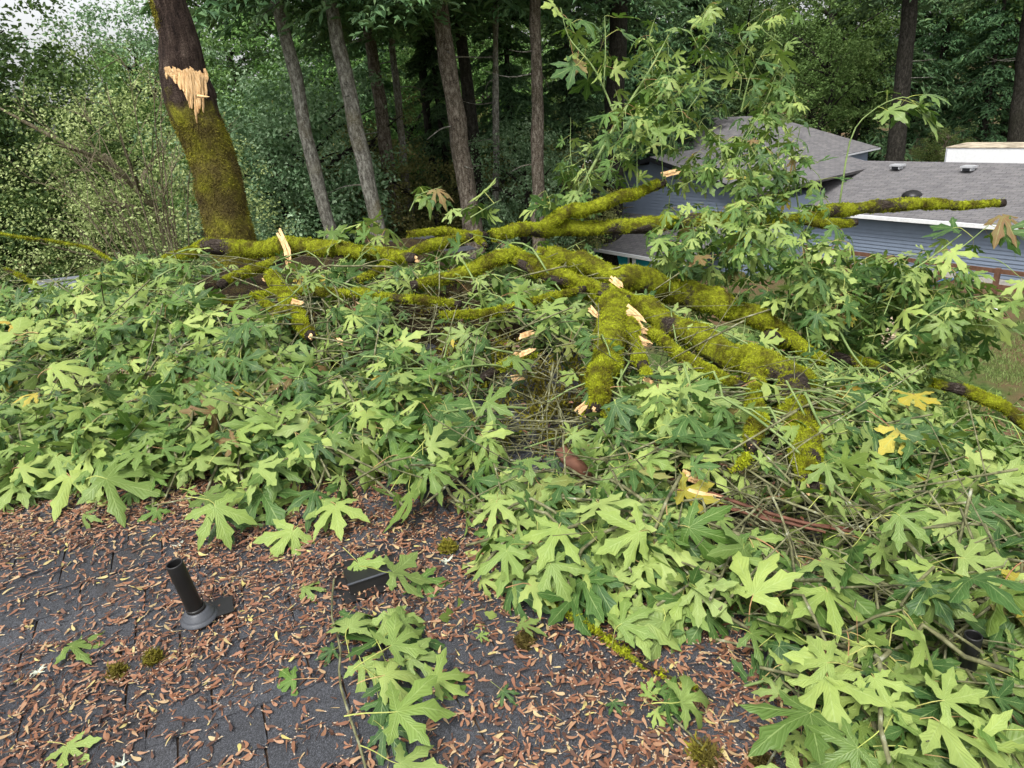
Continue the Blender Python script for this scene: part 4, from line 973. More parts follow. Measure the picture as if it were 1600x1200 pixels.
TH['front_middle'] = thing('leafy_bough', 'dense pale maple leaves at the centre front edge of the heap', 'leafy bough', heap_root(850, 850, 2.5), 'leafy maple boughs on the roof')
TH['front_right'] = thing('leafy_bough', 'mass of maple leaves covering the roof corner with the second pipe', 'leafy bough', heap_root(1400, 950, 2.2), 'leafy maple boughs on the roof')
TH['fore_bough'] = thing('leafy_bough', 'single leafy maple twig lying out on the bare shingles by the box vent', 'leafy bough', heap_root(560, 1050, 2.0), 'leafy maple boughs on the roof')
TH['fore_sprig'] = thing('leafy_bough', 'small maple sprig of a few leaves alone on the seed covered shingles', 'leafy bough', heap_root(1050, 1100, 1.9), 'leafy maple boughs on the roof')

# ---- scatter over the heap
def region_key(x, y):
    if x < 560: return 'left' if y < 610 else 'front_left'
    if y > 745 and x < 1150: return 'front_middle'
    if x >= 1150: return 'right' if y < 790 else 'front_right'
    return 'middle'
cnt = 0; tries = 0
SIL = np.interp(np.arange(-60, 1661), [-60, 0, 120, 260, 560, 800, 1000, 1250, 1450, 1660], [500, 485, 445, 412, 410, 400, 440, 560, 610, 690])
while cnt < 560 and tries < 9999:
    tries += 1
    x = rng.uniform(-60, 1660); y = rng.uniform(395, 1260)
    if y < SIL[int(x) + 60] + 12: continue
    if rng.random() > np.interp(y, [400, 600, 900, 1200], [1.0, .8, .36, .24]): continue
    core = in_poly(np.array([x]), np.array([y]), [(520, 430), (900, 430), (930, 690), (700, 720), (540, 660)])[0]
    if core and rng.random() < .76: continue
    if in_poly(np.array([x]), np.array([y]), [(860, 690), (1100, 700), (1330, 790), (1380, 850), (1120, 800), (900, 770)])[0] and rng.random() < .6: continue
    p = hit_pile(x, y)
    if p is None: continue
    s = float(pile_s(np.array([p[0]]), np.array([p[1]]))[0])
    if s < .18: continue
    if rng.random() > .03 + 1.25 * sstep(.43 if x < 1100 else .37, .62 if x < 1100 else .56, fbm(np.array([p * 1.9]), 44)[0]): continue
    Lm = .115 if core else float(np.interp(y, [420, 600, 750, 900, 1100], [.100, .112, .126, .126, .122]))
    heap_twig(region_key(x, y), p, int(rng.integers(8, 14)), Lm, .55 if not core else .4)
    if rng.random() < .35: heap_twig(region_key(x, y), p + rng.normal(0, .15, 3), int(rng.integers(5, 9)), Lm, .35, 0, .14)   # a lower, shadier layer
    cnt += 1
edge = 0
while edge < 95:
    k = int(rng.integers(0, len(FPT) - 1)); f = rng.random(); q = FPT[k] * (1 - f) + FPT[k + 1] * f; nrm2 = np.array([-(FPT[k + 1] - FPT[k])[1], (FPT[k + 1] - FPT[k])[0]]); nrm2 = nrm2 / np.linalg.norm(nrm2)
    q = q + nrm2 * rng.uniform(.12, .75); p = np.array([q[0], q[1], float(pile_z(q[0], q[1]))]); x, y, d = proj(p)
    if pile_s(q[0], q[1]) < .1 or not (-60 < x < 1660 and y < 1230): continue
    if rng.random() > (1 if x < 1150 else .35): continue
    heap_twig(region_key(x, y), p, int(rng.integers(6, 11)), .13, .62); edge += 1
# deeper leaves beyond the roof edge, where the crown hangs over the yard
for i in range(300):
    x = rng.uniform(1040, 1680); y = rng.uniform(500, 960)
    if y < np.interp(x, [1040, 1250, 1450, 1560, 1680], [470, 520, 545, 640, 690]): continue
    p = hit_pile(x, y)
    if p is None: p = at(x, y, rng.uniform(3.8, 5.2)); lay = 0; 
    cc_ = p @ RC
    if cc_ < RAKE - .2: continue
    q = p + ray(x, y) * rng.uniform(.05, .9)
    a = rng.uniform(0, 6.28); d = np.array([math.cos(a), math.sin(a), rng.normal(0, .35)]) * rng.uniform(.2, .4)
    shoot('right' if y < 790 else 'front_right', [q - d, q + [0, 0, .05], q + d], int(rng.integers(6, 10)), .122, .5, .0045, .05)
# upright / arching shoots against wood and house
def px_shoot(key, P, n, L=.17, up=.35, r=.008, start=.25): shoot(key, [at(*p) for p in P], n, L, up, r, start)
U_ = 'upright'
px_shoot(U_, [(895, 318, 5.6), (965, 190, 5.7), (1012, 115, 5.8), (1045, 55, 5.9)], 14, .17, .4, .016, .3)
px_shoot(U_, [(965, 190, 5.7), (930, 110, 5.6), (890, 60, 5.6), (876, 12, 5.6)], 12, .19, .5, .01, .3)
px_shoot(U_, [(943, 140, 5.65), (946, 80, 5.6), (945, 25, 5.6)], 7, .16)
px_shoot(U_, [(975, 192, 5.7), (1005, 190, 5.6), (1035, 184, 5.5)], 5, .15)
px_shoot(U_, [(1055, 245, 5.8), (1052, 170, 5.8), (1080, 118, 5.7)], 8, .16)
px_shoot(U_, [(1158, 175, 5.9), (1172, 120, 5.8), (1196, 75, 5.8)], 8, .17, .15)
px_shoot(U_, [(1150, 330, 5.8), (1160, 230, 5.9), (1200, 150, 6.0), (1225, 80, 6.0)], 13, .17, .2)
px_shoot(U_, [(1310, 330, 5.9), (1330, 215, 5.8), (1365, 172, 5.7), (1408, 152, 5.6), (1428, 160, 5.6)], 8, .2, .9, .008, .6)
px_shoot(U_, [(1250, 340, 5.9), (1240, 260, 5.9), (1250, 200, 5.8)], 9, .18, .4)
px_shoot(U_, [(1180, 345, 5.8), (1190, 280, 5.8), (1255, 250, 5.7)], 10, .17, .4)
for i in range(40):
    x0 = rng.uniform(890, 1270); y0 = rng.uniform(230, 345); d0_ = rng.uniform(5.3, 6.1); hgt = rng.uniform(40, 150)
    px_shoot(U_, [(x0, y0, d0_), (x0 + rng.normal(0, 18), y0 - hgt * .55, d0_ + rng.normal(0, .15)), (x0 + rng.normal(10, 35), y0 - hgt, d0_ + rng.normal(0, .3))], int(rng.integers(6, 11)), .115, .4, .0045, .1)
for i in range(22):
    x0 = rng.uniform(1000, 1230); y0 = rng.uniform(20, 200); d0_ = rng.uniform(5.6, 6.3)
    px_shoot(U_, [(x0, y0 + 45, d0_), (x0 + rng.normal(0, 14), y0 + 10, d0_), (x0 + rng.normal(5, 25), y0 - 30, d0_ + .1)], int(rng.integers(6, 10)), .11, .45, .004, .1)
for i in range(66):   # screen of leaves above the rear limb
    x0 = rng.uniform(1030, 1330); y0 = rng.uniform(345, 520); y0 = max(y0, np.interp(x0, [1030, 1330], [350, 360])); d0_ = rng.uniform(4.6, 5.6); a = rng.uniform(-2.6, -.5); l = rng.uniform(40, 90)
    px_shoot(U_ if y0 < 420 else 'right', [(x0, y0 + 20, d0_), (x0 + math.cos(a) * l * .5, y0 + math.sin(a) * l * .5, d0_), (x0 + math.cos(a) * l, y0 + math.sin(a) * l * .8, d0_ - .1)], int(rng.integers(7, 12)), .118, .5, .0045, .1)
for i in range(80):   # loose outer twigs over the yard
    x0 = rng.uniform(1230, 1500); y0 = rng.uniform(400, 590); y0 = max(y0, np.interp(x0, [1230, 1330, 1500], [390, 420, 455])); d0_ = rng.uniform(4.4, 5.6); a = rng.uniform(-2.2, .5); l = rng.uniform(40, 95)
    px_shoot('right', [(x0, y0 + 15, d0_), (x0 + math.cos(a) * l * .5, y0 + math.sin(a) * l * .35, d0_), (x0 + math.cos(a) * l, y0 + math.sin(a) * l * .5, d0_ - .1)], int(rng.integers(7, 12)), .122, .55, .0045, .1)
px_shoot('right', [(1230, 480, 4.9), (1330, 455, 4.8), (1420, 425, 4.7), (1502, 366, 4.7)], 8, .16, .6, .013, .6)
px_shoot('right', [(1290, 440, 4.8), (1400, 480, 4.6), (1450, 500, 4.5), (1560, 510, 4.4)], 8, .16, .6, .009, .5)
px_shoot('right', [(1420, 430, 4.8), (1490, 395, 4.7), (1535, 360, 4.7), (1552, 345, 4.7)], 7, .17, .6, .006, .55)
px_shoot('right', [(1500, 400, 4.7), (1555, 405, 4.6), (1590, 430, 4.5), (1612, 450, 4.5)], 2, .14, .5, .004, .6)
px_shoot('right', [(1290, 470, 4.5), (1330, 550, 4.3), (1385, 610, 4.1)], 5, .16, .5, .010, .7)
px_shoot('right', [(1270, 655, 4.1), (1285, 730, 3.8), (1262, 790, 3.6), (1250, 850, 3.4)], 6, .16, .5, .009, .6)
px_shoot('right', [(1380, 545, 4.3), (1470, 480, 4.5), (1520, 470, 4.6), (1552, 505, 4.6)], 5, .17, .6, .006, .7)
px_shoot('front_right', [(1380, 905, 2.75), (1450, 885, 2.8), (1530, 872, 2.85), (1640, 860, 2.9)], 4, .17, .5, .012, .5)
px_shoot('right', [(1300, 630, 4.0), (1420, 640, 3.9), (1500, 660, 3.8), (1620, 720, 3.6)], 5, .16, .5, .009, .5)
# heads poking over the log
for P, n, L in (([(640, 330, 5.3), (655, 305, 5.3), (690, 292, 5.3)], 6, .16), ([(735, 340, 5.2), (760, 325, 5.2), (782, 312, 5.2)], 4, .17), ([(700, 350, 5.2), (720, 330, 5.2), (740, 322, 5.2)], 4, .13), ([(505, 385, 5.2), (508, 365, 5.2), (512, 352, 5.2)], 4, .18), ([(588, 385, 5.1), (590, 365, 5.1), (596, 345, 5.1)], 4, .16), ([(850, 350, 5.3), (860, 320, 5.4), (852, 298, 5.4)], 7, .16), ([(690, 400, 4.9), (705, 375, 4.9), (700, 355, 4.9)], 6, .15), ([(800, 385, 4.8), (820, 365, 4.8), (850, 362, 4.8)], 7, .16), ([(640, 420, 4.8), (650, 395, 4.8), (690, 385, 4.7)], 6, .15)):
    px_shoot('middle', P, n, L, .55, .006, .3)
for i in range(34):   # along the log and limb tops
    x0 = rng.uniform(530, 900); y0 = rng.uniform(365, 420); d0_ = rng.uniform(4.5, 5.0)
    px_shoot('middle', [(x0, y0 + 25, d0_), (x0 + rng.normal(0, 20), y0 + 5, d0_), (x0 + rng.normal(0, 40), y0 - 12, d0_ - .05)], int(rng.integers(4, 8)), .15, .5, .005, .1)

# ---- foreground boughs and sprays, leaf by leaf: (blade base px, tip px, heights above the roof)
def roof_h(px, py, h):
    r = ray(px, py); den = r[2] - RSL * (r @ RE); return CAM + r * ((RZ0 + h - CAM[2] + RSL * (CAM @ RE)) / den)
def spray(key, stem, stem_h, leaves, r=.0035):
    P = catmull([roof_h(x, y, h) for (x, y), h in zip(stem, stem_h)], 12); tw = mk_twig(key, P, r)
    for bx, by, tx, ty, h0, h1, under in leaves:
        A = roof_h(bx, by, h0); Bt = roof_h(tx, ty, h1); b = Bt - A; L = np.linalg.norm(b)
        nr = unit(np.array([0, -.25, 1]) + rng.normal(0, .2, 3)); mk_leaf(tw, A, b, nr, L, under, True)
spray('fore_bough', [(522, 905), (518, 960), (532, 1010), (530, 1060), (545, 1115), (562, 1165), (575, 1215)], [.03, .03, .04, .04, .03, .03, .02], [
    (614, 894, 690, 900, .12, .06, 1), (620, 1112, 716, 1112, .12, .09, 1), (600, 1055, 678, 1040, .1, .08, 1), (545, 980, 580, 930, .08, .07, 1), (612, 1008, 668, 978, .1, .07, 1),
    (680, 1060, 734, 1042, .07, .04, 1), (625, 1192, 700, 1206, .09, .06, 1), (592, 1095, 604, 1150, .05, .03, 0), (457, 1062, 402, 1072, .03, .02, 0), (690, 1075, 748, 1082, .03, .02, 0),
    (606, 960, 640, 1000, .07, .05, 1), (640, 1030, 700, 1012, .06, .06, 1), (588, 1000, 560, 950, .05, .04, 0), (600, 1070, 640, 1120, .06, .04, 0), (520, 1015, 490, 1030, .03, .02, 0),
    (640, 1000, 690, 1040, .05, .03, 0), (570, 1040, 610, 1085, .05, .03, 1), (655, 905, 690, 940, .04, .02, 0), (560, 880, 585, 915, .05, .03, 1), (600, 1140, 640, 1190, .05, .03, 0), (545, 960, 520, 1000, .04, .02, 0), (625, 975, 672, 952, .08, .05, 1)])
spray('fore_sprig', [(1120, 1190), (1060, 1130), (1010, 1098)], [.02, .03, .03], [
    (1064, 1096, 1132, 1083, .08, .06, 1), (1012, 1086, 1021, 1058, .05, .07, 1), (1030, 1080, 1052, 1056, .05, .06, 0), (1024, 1112, 1043, 1138, .04, .02, 1), (1040, 1100, 1080, 1125, .05, .03, 0), (1046, 1092, 1095, 1070, .05, .05, 0)])
spray('front_right', [(1180, 1230), (1240, 1130), (1310, 1060), (1370, 1000), (1430, 950)], [.03, .05, .08, .1, .1], [
    (1316, 1200, 1370, 1138, .16, .12, 1), (1399, 1112, 1440, 1055, .2, .2, 1), (1527, 1035, 1585, 1062, .25, .2, 1), (1506, 1077, 1550, 1052, .2, .18, 1), (1341, 1007, 1346, 1058, .15, .1, 1),
    (1215, 1083, 1190, 1048, .1, .12, 1), (1285, 1094, 1292, 1045, .1, .12, 1), (1174, 990, 1226, 1026, .12, .08, 1), (1212, 990, 1254, 962, .12, .12, 1), (1223, 1038, 1276, 1028, .1, .08, 1),
    (1330, 1120, 1300, 1180, .1, .06, 0), (1420, 1170, 1480, 1200, .16, .1, 1), (1470, 1130, 1520, 1170, .15, .1, 1), (1380, 1180, 1340, 1215, .12, .1, 0), (1540, 1130, 1600, 1160, .16, .14, 1), (1500, 1190, 1560, 1215, .15, .12, 1),
    (1250, 1150, 1232, 1190, .06, .04, 1), (1270, 1130, 1300, 1150, .06, .05, 0), (1560, 1090, 1620, 1100, .18, .15, 0), (1440, 1090, 1500, 1120, .12, .1, 1), (1360, 1060, 1400, 1030, .12, .14, 1), (1235, 1170, 1210, 1150, .05, .05, 1)])
spray('front_left', [(240, 790), (300, 778), (350, 770)], [.06, .08, .1], [
    (336, 792, 372, 856, .16, .05, 1), (322, 776, 380, 806, .17, .1, 1), (166, 748, 254, 780, .16, .06, 1), (31, 731, 86, 736, .16, .12, 1), (110, 745, 150, 790, .1, .04, 1), (80, 575, 140, 560, .42, .44, 1), (100, 725, 60, 765, .12, .05, 1), (205, 770, 165, 795, .05, .02, 0), (410, 770, 440, 820, .1, .05, 0), (350, 700, 395, 672, .25, .26, 1), (20, 520, -40, 505, .5, .52, 1)])
spray('front_middle', [(700, 780), (760, 820), (800, 850)], [.08, .06, .03], [
    (860, 880, 900, 940, .15, .08, 1), (830, 915, 885, 945, .12, .07, 1), (940, 850, 990, 890, .18, .12, 1), (990, 960, 1068, 1000, .1, .06, 1), (815, 975, 855, 985, .06, .05, 1), (970, 975, 1022, 940, .1, .14, 1), (1080, 920, 1088, 880, .1, .2, 1), (1150, 880, 1200, 860, .14, .2, 1), (915, 880, 960, 920, .12, .08, 1)])

# leaves: the ones that show largest are objects under their twig, the rest one foliage part of the limb
for P_, r_ in (([(1010, 752), (1100, 768), (1180, 795), (1262, 818), (1372, 838)], 9), ([(876, 700), (922, 755), (1000, 748), (1080, 752)], 9), ([(1060, 736), (1140, 780)], 14), ([(745, 592), (838, 543)], 12), ([(806, 528), (838, 517)], 8)):
    for (x0, y0), (x1, y1) in zip(P_[:-1], P_[1:]):
        for f in np.linspace(0, 1, 8):
            q = hit_pile(x0 + (x1 - x0) * f, y0 + (y1 - y0) * f)
            if q is not None: LIMB_PX.append((x0 + (x1 - x0) * f, y0 + (y1 - y0) * f, float(proj(q)[2]) - .08, r_))
LIMB_PX += [(1521, 1000, 1.8, 12), (1521, 1018, 1.8, 12)]; LP_ = np.array(LIMB_PX)
for ky, tws in TWIGS.items():
    for tw in tws:
        kp = []
        for l in tw['leaves']:
            x, y, d = proj(l['pos'] + l['R'][:, 1] * l['L'] * .45); k = np.hypot(LP_[:, 0] - x, LP_[:, 1] - y) - LP_[:, 3] - .48 * l['L'] * F_PX / max(d, .5)
            hitl = (k < 0) & (LP_[:, 2] + .03 > d) & (LP_[:, 3] > 4)
            if hitl.any() and rng.random() < (.35 if ky == 'upright' else .84): continue
            kp.append(l)
        if len(kp) < .6 * len(tw['leaves']) and len(kp) < 5: kp = []
        tw['drop'] = not kp; tw['leaves'] = kp
PER_THING = 230
for key, tws in TWIGS.items():
    t = TH[key]; b = np.array(t.location); allL = []
    for ti, tw in enumerate(tws):
        for lf in tw['leaves']:
            x, y, d = proj(lf['pos']); sc_px = lf['L'] * F_PX / max(d, .3)
            if not (-60 < x < 1660 and -60 < y < 1260): sc_px *= .05
            allL.append((sc_px * (1 - 2.5 * lf['lay']) * lf['R'][:, 2].__abs__()[2] ** .2, ti, lf))
    allL.sort(key=lambda a: -a[0]); ind = {id(a[2]) for a in allL[:PER_THING]}
    FV, FF, FM, FT, FVe, FAl = [], [], [], [], [], []; nv = 0
    for tw in tws:
        if tw['drop']: continue
        mine = [l for l in tw['leaves'] if id(l) in ind]; P = tw['P'] - b
        V, Fq, _ = tube(P, tw['r'], 5, False)
        if mine:
            to = obj('twig', mesh_data('twig', V, Fq, [M['gtwig'] if key in ('upright', 'right', 'middle') else M['twig']], None, True), t)
            for l in mine:
                lo = bpy.data.objects.new('leaf', LEAF_ME[l['v']]); COL.objects.link(lo); lo.parent = to
                R = l['R'] * l['L']; p = l['pos'] - b; lo.matrix_local = Matrix([[*R[r], p[r]] for r in range(3)] + [[0, 0, 0, 1]])
        else:
            tri = np.array([x for f in Fq for x in ((f[0], f[1], f[2]), (f[0], f[2], f[3]))]); FV.append(V); FF.append(tri + nv); FM.append(np.full(len(tri), 2)); FT.append(np.zeros(len(V))); FVe.append(np.zeros(len(V))); FAl.append(np.zeros(len(V))); nv += len(V)
        for l in tw['leaves']:
            if id(l) in ind: continue
            S = LEAF[l['v']]; V = S['V'] * l['L'] @ l['R'].T + l['pos'] - b
            FV.append(V); FF.append(S['F'] + nv); FM.append(S['fm']); FT.append(np.full(len(V), l['tint'])); FVe.append(S['vein']); FAl.append(S['along']); nv += len(V)
    if FV: obj('foliage', mesh_data('foliage', np.concatenate(FV), np.concatenate(FF), [M['leaf'], M['petiole'], M['gtwig']], np.concatenate(FM), True, {'tint': np.concatenate(FT), 'vein': np.concatenate(FVe), 'along': np.concatenate(FAl)}), t, None, 'stuff')
print('LEAVES', {k: sum(len(t['leaves']) for t in v) for k, v in TWIGS.items()})

# ------------------------------------------------------------------ fine twigs and moss scraps through the heap
mbt = MB(); nt_ = 0
while nt_ < 1500:
    x = rng.uniform(-40, 1640); y = rng.uniform(420, 1100); p = hit_pile(x, y)
    if p is None or (p @ RC) > RAKE + .6 or pile_s(p[0], p[1]) < .3: continue
    nt_ += 1; a = rng.uniform(0, 6.28); l = rng.uniform(.12, .5); d = np.array([math.cos(a), math.sin(a), rng.normal(0, .3)]); q = p + [0, 0, rng.uniform(-.13, .07)]
    Q = catmull([q - d * l, q + rng.normal(0, .04, 3), q + d * l + rng.normal(0, .05, 3)], 6); mbt.add(*tube(Q, np.linspace(rng.uniform(.002, .006), .0015, 6), 4, False)[:2])
o = mbt.build('twig_litter', M['twig'], None, (0, 0, 0), True, 'stuff'); tag(o, 'fine bare twigs strewn all through the leaf heap', 'twigs')
mp, mn = [], []
for i in range(4200):
    x = rng.uniform(380, 1300); y = rng.uniform(430, 740); p = hit_pile(x, y)
    if p is None or p @ RC > RAKE + .2: continue
    if fbm(np.array([p * 4.0]), 9)[0] < .5: continue
    mp.append([p[0], p[1], p[2] - rng.uniform(.06, .2)]); mn.append(unit(rng.normal(0, .4, 3) + [0, -.3, 1]))
fz = fuzz(np.repeat(np.array(mp), 14, 0) + rng.normal(0, .02, (len(mp) * 14, 3)), np.repeat(np.array(mn), 14, 0), np.ones(len(mp) * 14), len(mp) * 14, .03, .5, .1, .18)
o = obj('moss_scraps', mesh_data('moss_scraps', fz[0], fz[1], [SNAGMOSS], None, False, {'tint': fz[2]})); tag(o, 'loose scraps of moss shaken into the middle of the heap', 'moss', None, 'stuff')

# ------------------------------------------------------------------ separate splinters, sticks and broken branches
for k, (pts, w, lab) in enumerate([
    ([(433, 355), (448, 395), (456, 442)], 5, 'tall pale splinter standing upright in front of the log'),
    ([(806, 528), (838, 517)], 4, 'pale wood splinter right of the heap centre, upper of three'),
    ([(796, 592), (822, 588)], 5, 'whitish wood flake below the broken dark branch'),
    ([(803, 556), (815, 546)], 4, 'tiny pale chip above the broken dark branch'),
    ([(1065, 738), (1112, 757)], 9, 'broad yellowish slab of torn wood below the forked limb'),
    ([(1070, 768), (1136, 782)], 6, 'long pale sliver lying just below the yellowish slab'),
    ([(1042, 610), (1062, 622)], 5, 'cream wood chip near the short dark stub'),
    ([(524, 528), (540, 540)], 4, 'small pale chip below the mossy stub on the log side'),
    ([(410, 434), (425, 441)], 4, 'orange tinted wood chip beside the upright splinter')]):
    p0 = hit_pile(*pts[len(pts) // 2]) if k else None; d = 4.9 if k == 0 else (proj(p0)[2] - .06 if p0 is not None else 4.0)
    t = thing('wood_splinter', lab, 'splinter', heap_root(pts[0][0], pts[0][1], d), 'loose wood splinters')
    V, F_ = splinter_mesh(at(*pts[0], d), at(*pts[-1], d - (.02 if k else 0)), w / F_PX * d, 60 + k)
    if k == 0: V = V + (np.interp(V[:, 2], [V[:, 2].min(), V[:, 2].mean(), V[:, 2].max()], [0, .03, 0])[:, None] * RT)
    obj('wood', mesh_data('wood', V - np.array(t.location), F_, [M['wood']]), t)
t = thing('broken_branch', 'short dark broken branch with white torn tip in the heap centre', 'branch', heap_root(800, 565, 3.6))
dB = proj(hit_pile(790, 570))[2] - .12
add_limb(t, 'branch', [(745, 592, dB + .05, 9), (780, 576, dB, 8), (812, 560, dB - .03, 7), (832, 549, dB - .05, 5)], 361, .25)
px_splinter(t, 'torn_tip', (808, 556), (838, 543), dB - .09, dB - .1, 4, 71)
for k, (P, r, lab) in enumerate([([(1010, 752), (1100, 768), (1180, 795), (1262, 818), (1372, 838)], 3.2, 'long reddish stick below the yellowish torn slab'), ([(940, 742), (1000, 745), (1080, 752)], 2.6, 'reddish stick beside the brown bark curl'), ([(1050, 775), (1160, 800), (1290, 832)], 2.8, 'reddish brown stick just below the longest one'), ([(1120, 785), (1200, 812), (1300, 822), (1350, 830)], 2.2, 'thin reddish stick between the two longer ones')]):
    pts = []
    for x, y in P:
        q = hit_pile(x, y); dd = proj(q)[2] - .07 if q is not None else 2.7; pts.append(at(x, y, dd))
    t = thing('fallen_stick', lab, 'stick', heap_root(P[0][0], P[0][1], 2.9), 'reddish sticks')
    V, Fq, _ = tube(catmull(pts, 16), np.linspace(r, r * .6, 16) / F_PX * 2.8, 6, True, .004, 20, k); obj('stick', mesh_data('stick', V - np.array(t.location), Fq, [M['stick']], None, True), t)
for k, (P, rpx, cov, lab) in enumerate([([(-20, 362, 6.0), (40, 372, 6.0), (90, 378, 6.0), (140, 388, 5.9), (182, 412, 5.8)], 2.6, .8, 'thin arching mossy branch at the picture edge before the bushes'), ([(8, 420, 5.6), (45, 438, 5.5), (82, 466, 5.3)], 3.5, .1, 'bare curved twig below the arching mossy branch'), ([(120, 470, 5.0), (200, 455, 4.95), (300, 460, 4.8), (380, 475, 4.7)], 6, .8, 'low mossy branch half buried in leaves below the log'), ([(850, 940, 2.4), (930, 985, 2.2), (1010, 1040, 2.05), (1110, 1090, 1.92), (1200, 1180, 1.76)], 3.2, .2, 'slim grey twig running across the shingles past the small sprig')]):
    t = thing('fallen_branch', lab, 'branch', heap_root(*P[0]), 'thin fallen branches')
    if k == 3: P = [(x, y, proj(roof_h(x, y, .025))[2]) for x, y, d in P]
    add_limb(t, 'branch', [(x, y, d, rpx * (1 - .12 * i)) for i, (x, y, d) in enumerate(P)], 371 + k, cov, .8, None, .008, 9, False)
bk = hit_pile(890, 725); t = thing('bark_curl', 'curled piece of red brown bark at the front of the heap', 'bark', (bk[0], bk[1], float(roofz(bk[0], bk[1]))))
V = []; nU, nW = 9, 6
for i in range(nU):
    f = i / (nU - 1); c = at(876 + 46 * f, 700 + 55 * f, proj(bk)[2] - .08 - .05 * math.sin(f * 3))
    for j in range(nW):
        a = (j / (nW - 1) - .5) * 2.6; w = .026 * (1 - .4 * abs(f - .5)) * (1 + .25 * math.sin(5 * f + j)); V.append(c + RT * w * math.sin(a) + UP * .4 * w * math.sin(a) - FW * w * .8 * math.cos(a))
o = obj('bark', mesh_data('bark', np.array(V) - np.array(t.location), [(i * nW + j, i * nW + j + 1, (i + 1) * nW + j + 1, (i + 1) * nW + j) for i in range(nU - 1) for j in range(nW - 1)], [M['stick']], None, True), t)
sm = o.modifiers.new('solid', 'SOLIDIFY'); sm.thickness = .006

# ------------------------------------------------------------------ winged seeds on the shingles
def seed_shape(k):
    rs = np.random.default_rng(500 + k); L = 1.0; c = rs.uniform(-.14, .14); V = []; ve = []
    prof = [(0.16, .05), (.32, .075), (.55, .125), (.78, .155), (.93, .11), (1.0, .02)]; F_ = []
    cu = rs.uniform(-.12, .28); tw = rs.uniform(-.5, .5)
    for i, (x, w) in enumerate(prof):
        y = c * 4 * x * (1 - x); z = .05 + cu * x * x
        for s in (-.55, 1.2): V.append((x, y + w * s, z + tw * w * s * x)); ve.append(0)
    for i in range(len(prof) - 1): F_.append((2 * i, 2 * i + 2, 2 * i + 3, 2 * i + 1))
    n = len(V); nv_ = [(-.03, 0, .05), (.1, -.06, .05), (.22, 0, .05), (.1, .06, .05), (.1, 0, .11), (.1, 0, .0)]
    V += nv_; ve += [1] * 6; F_ += [(n, n + 1, n + 4), (n + 1, n + 2, n + 4), (n + 2, n + 3, n + 4), (n + 3, n, n + 4), (n + 1, n, n + 5), (n + 2, n + 1, n + 5), (n + 3, n + 2, n + 5), (n, n + 3, n + 5)]
    return np.array(V), F_, np.array(ve, float)
SEED = [seed_shape(k) for k in range(8)]
SEED_ME = [mesh_data('maple_seed', V, F_, [M['seed']], None, False, {'vein': ve, 'tint': np.zeros(len(V))}) for V, F_, ve in SEED]
def seed_frame(a, tilt=.22):
    Zv = unit(RN + rng.normal(0, tilt, 3)); d = RC * math.cos(a) + RE3 * math.sin(a); return frame(d, Zv)[:, [1, 0, 2]] * [1, -1, 1]
SD_ = []
tries = 0
while len(SD_) < 13500 and tries < 120000:
    tries += 1
    c = rng.uniform(-4.4, 2.2); e = rng.uniform(.1, 4.4); p = rp(c, e); x, y, d = proj(p)
    if d < .5 or not (-30 < x < 1630 and 700 < y < 1240): continue
    s = float(pile_s(np.array([p[0]]), np.array([p[1]]))[0])
    if s > .45: continue
    dens = fbm(np.array([[c * 1.1, e * 1.9, 3.0]]), 31, 4)[0]; fr = ((e - E0_ - .02) / EXPO) % 1.0
    dens = (.42 + 1.1 * sstep(.36, .64, dens)) * (.62 + .85 * (fr > .80) + .3 * (fr < .12)) * (.75 + .5 * sstep(-.8, .0, s))
    if rng.random() > dens * .85: continue
    SD_.append((p, d, rng.uniform(.016, .042)))
rank = np.argsort([d - (0 if y_ else 0) + (5 if not (0 < proj(p)[0] < 1600 and proj(p)[1] < 1200) or pile_s(np.array([p[0]]), np.array([p[1]]))[0] > -.05 else 0) for (p, d, l), y_ in zip(SD_, SD_)])
indiv = set(rank[:300].tolist()); SV, SF, ST, SVe = [], [], [], []; nv = 0
for i, (p, d, L) in enumerate(SD_):
    k = int(rng.integers(0, 8)); R = seed_frame(rng.uniform(0, 6.28)); hh = .010 + rng.random() ** 2 * .012
    if i in indiv:
        o = bpy.data.objects.new('maple_seed', SEED_ME[k]); COL.objects.link(o); q = p + RN * hh; Rs = R * L
        o.matrix_world = Matrix([[*Rs[r], q[r]] for r in range(3)] + [[0, 0, 0, 1]])
        tag(o, 'small brown winged maple seed lying on the nearest shingles', 'seed', 'winged seeds on the nearest shingles')
    else:
        V, F_, ve = SEED[k]; SV.append(V * L @ R.T + p + RN * hh); SF += [tuple(j + nv for j in f) for f in F_]; nv += len(V); ST += [rng.random()] * len(V); SVe.append(ve)
for i in range(2600):    # more of them dropped through the heap
    x = rng.uniform(-20, 1350); y = rng.uniform(470, 1000); p = hit_pile(x, y)
    if p is None or p @ RC > RAKE or pile_s(p[0], p[1]) < .2: continue
    if fbm(np.array([p * 3.0]), 71)[0] < .47: continue
    V, F_, ve = SEED[i % 8]; R = seed_frame(rng.uniform(0, 6.28), .6); SV.append(V * rng.uniform(.025, .045) @ R.T + p - [0, 0, rng.uniform(.0, .16)]); SF += [tuple(j + nv for j in f) for f in F_]; nv += len(V); ST += [rng.random() * .75] * len(V); SVe.append(ve)
o = obj('seed_litter', mesh_data('seed_litter', np.concatenate(SV), SF, [M['seed']], None, False, {'tint': ST, 'vein': np.concatenate(SVe)})); tag(o, 'brown winged maple seeds littering the shingles beyond the nearest ones', 'seeds', None, 'stuff')
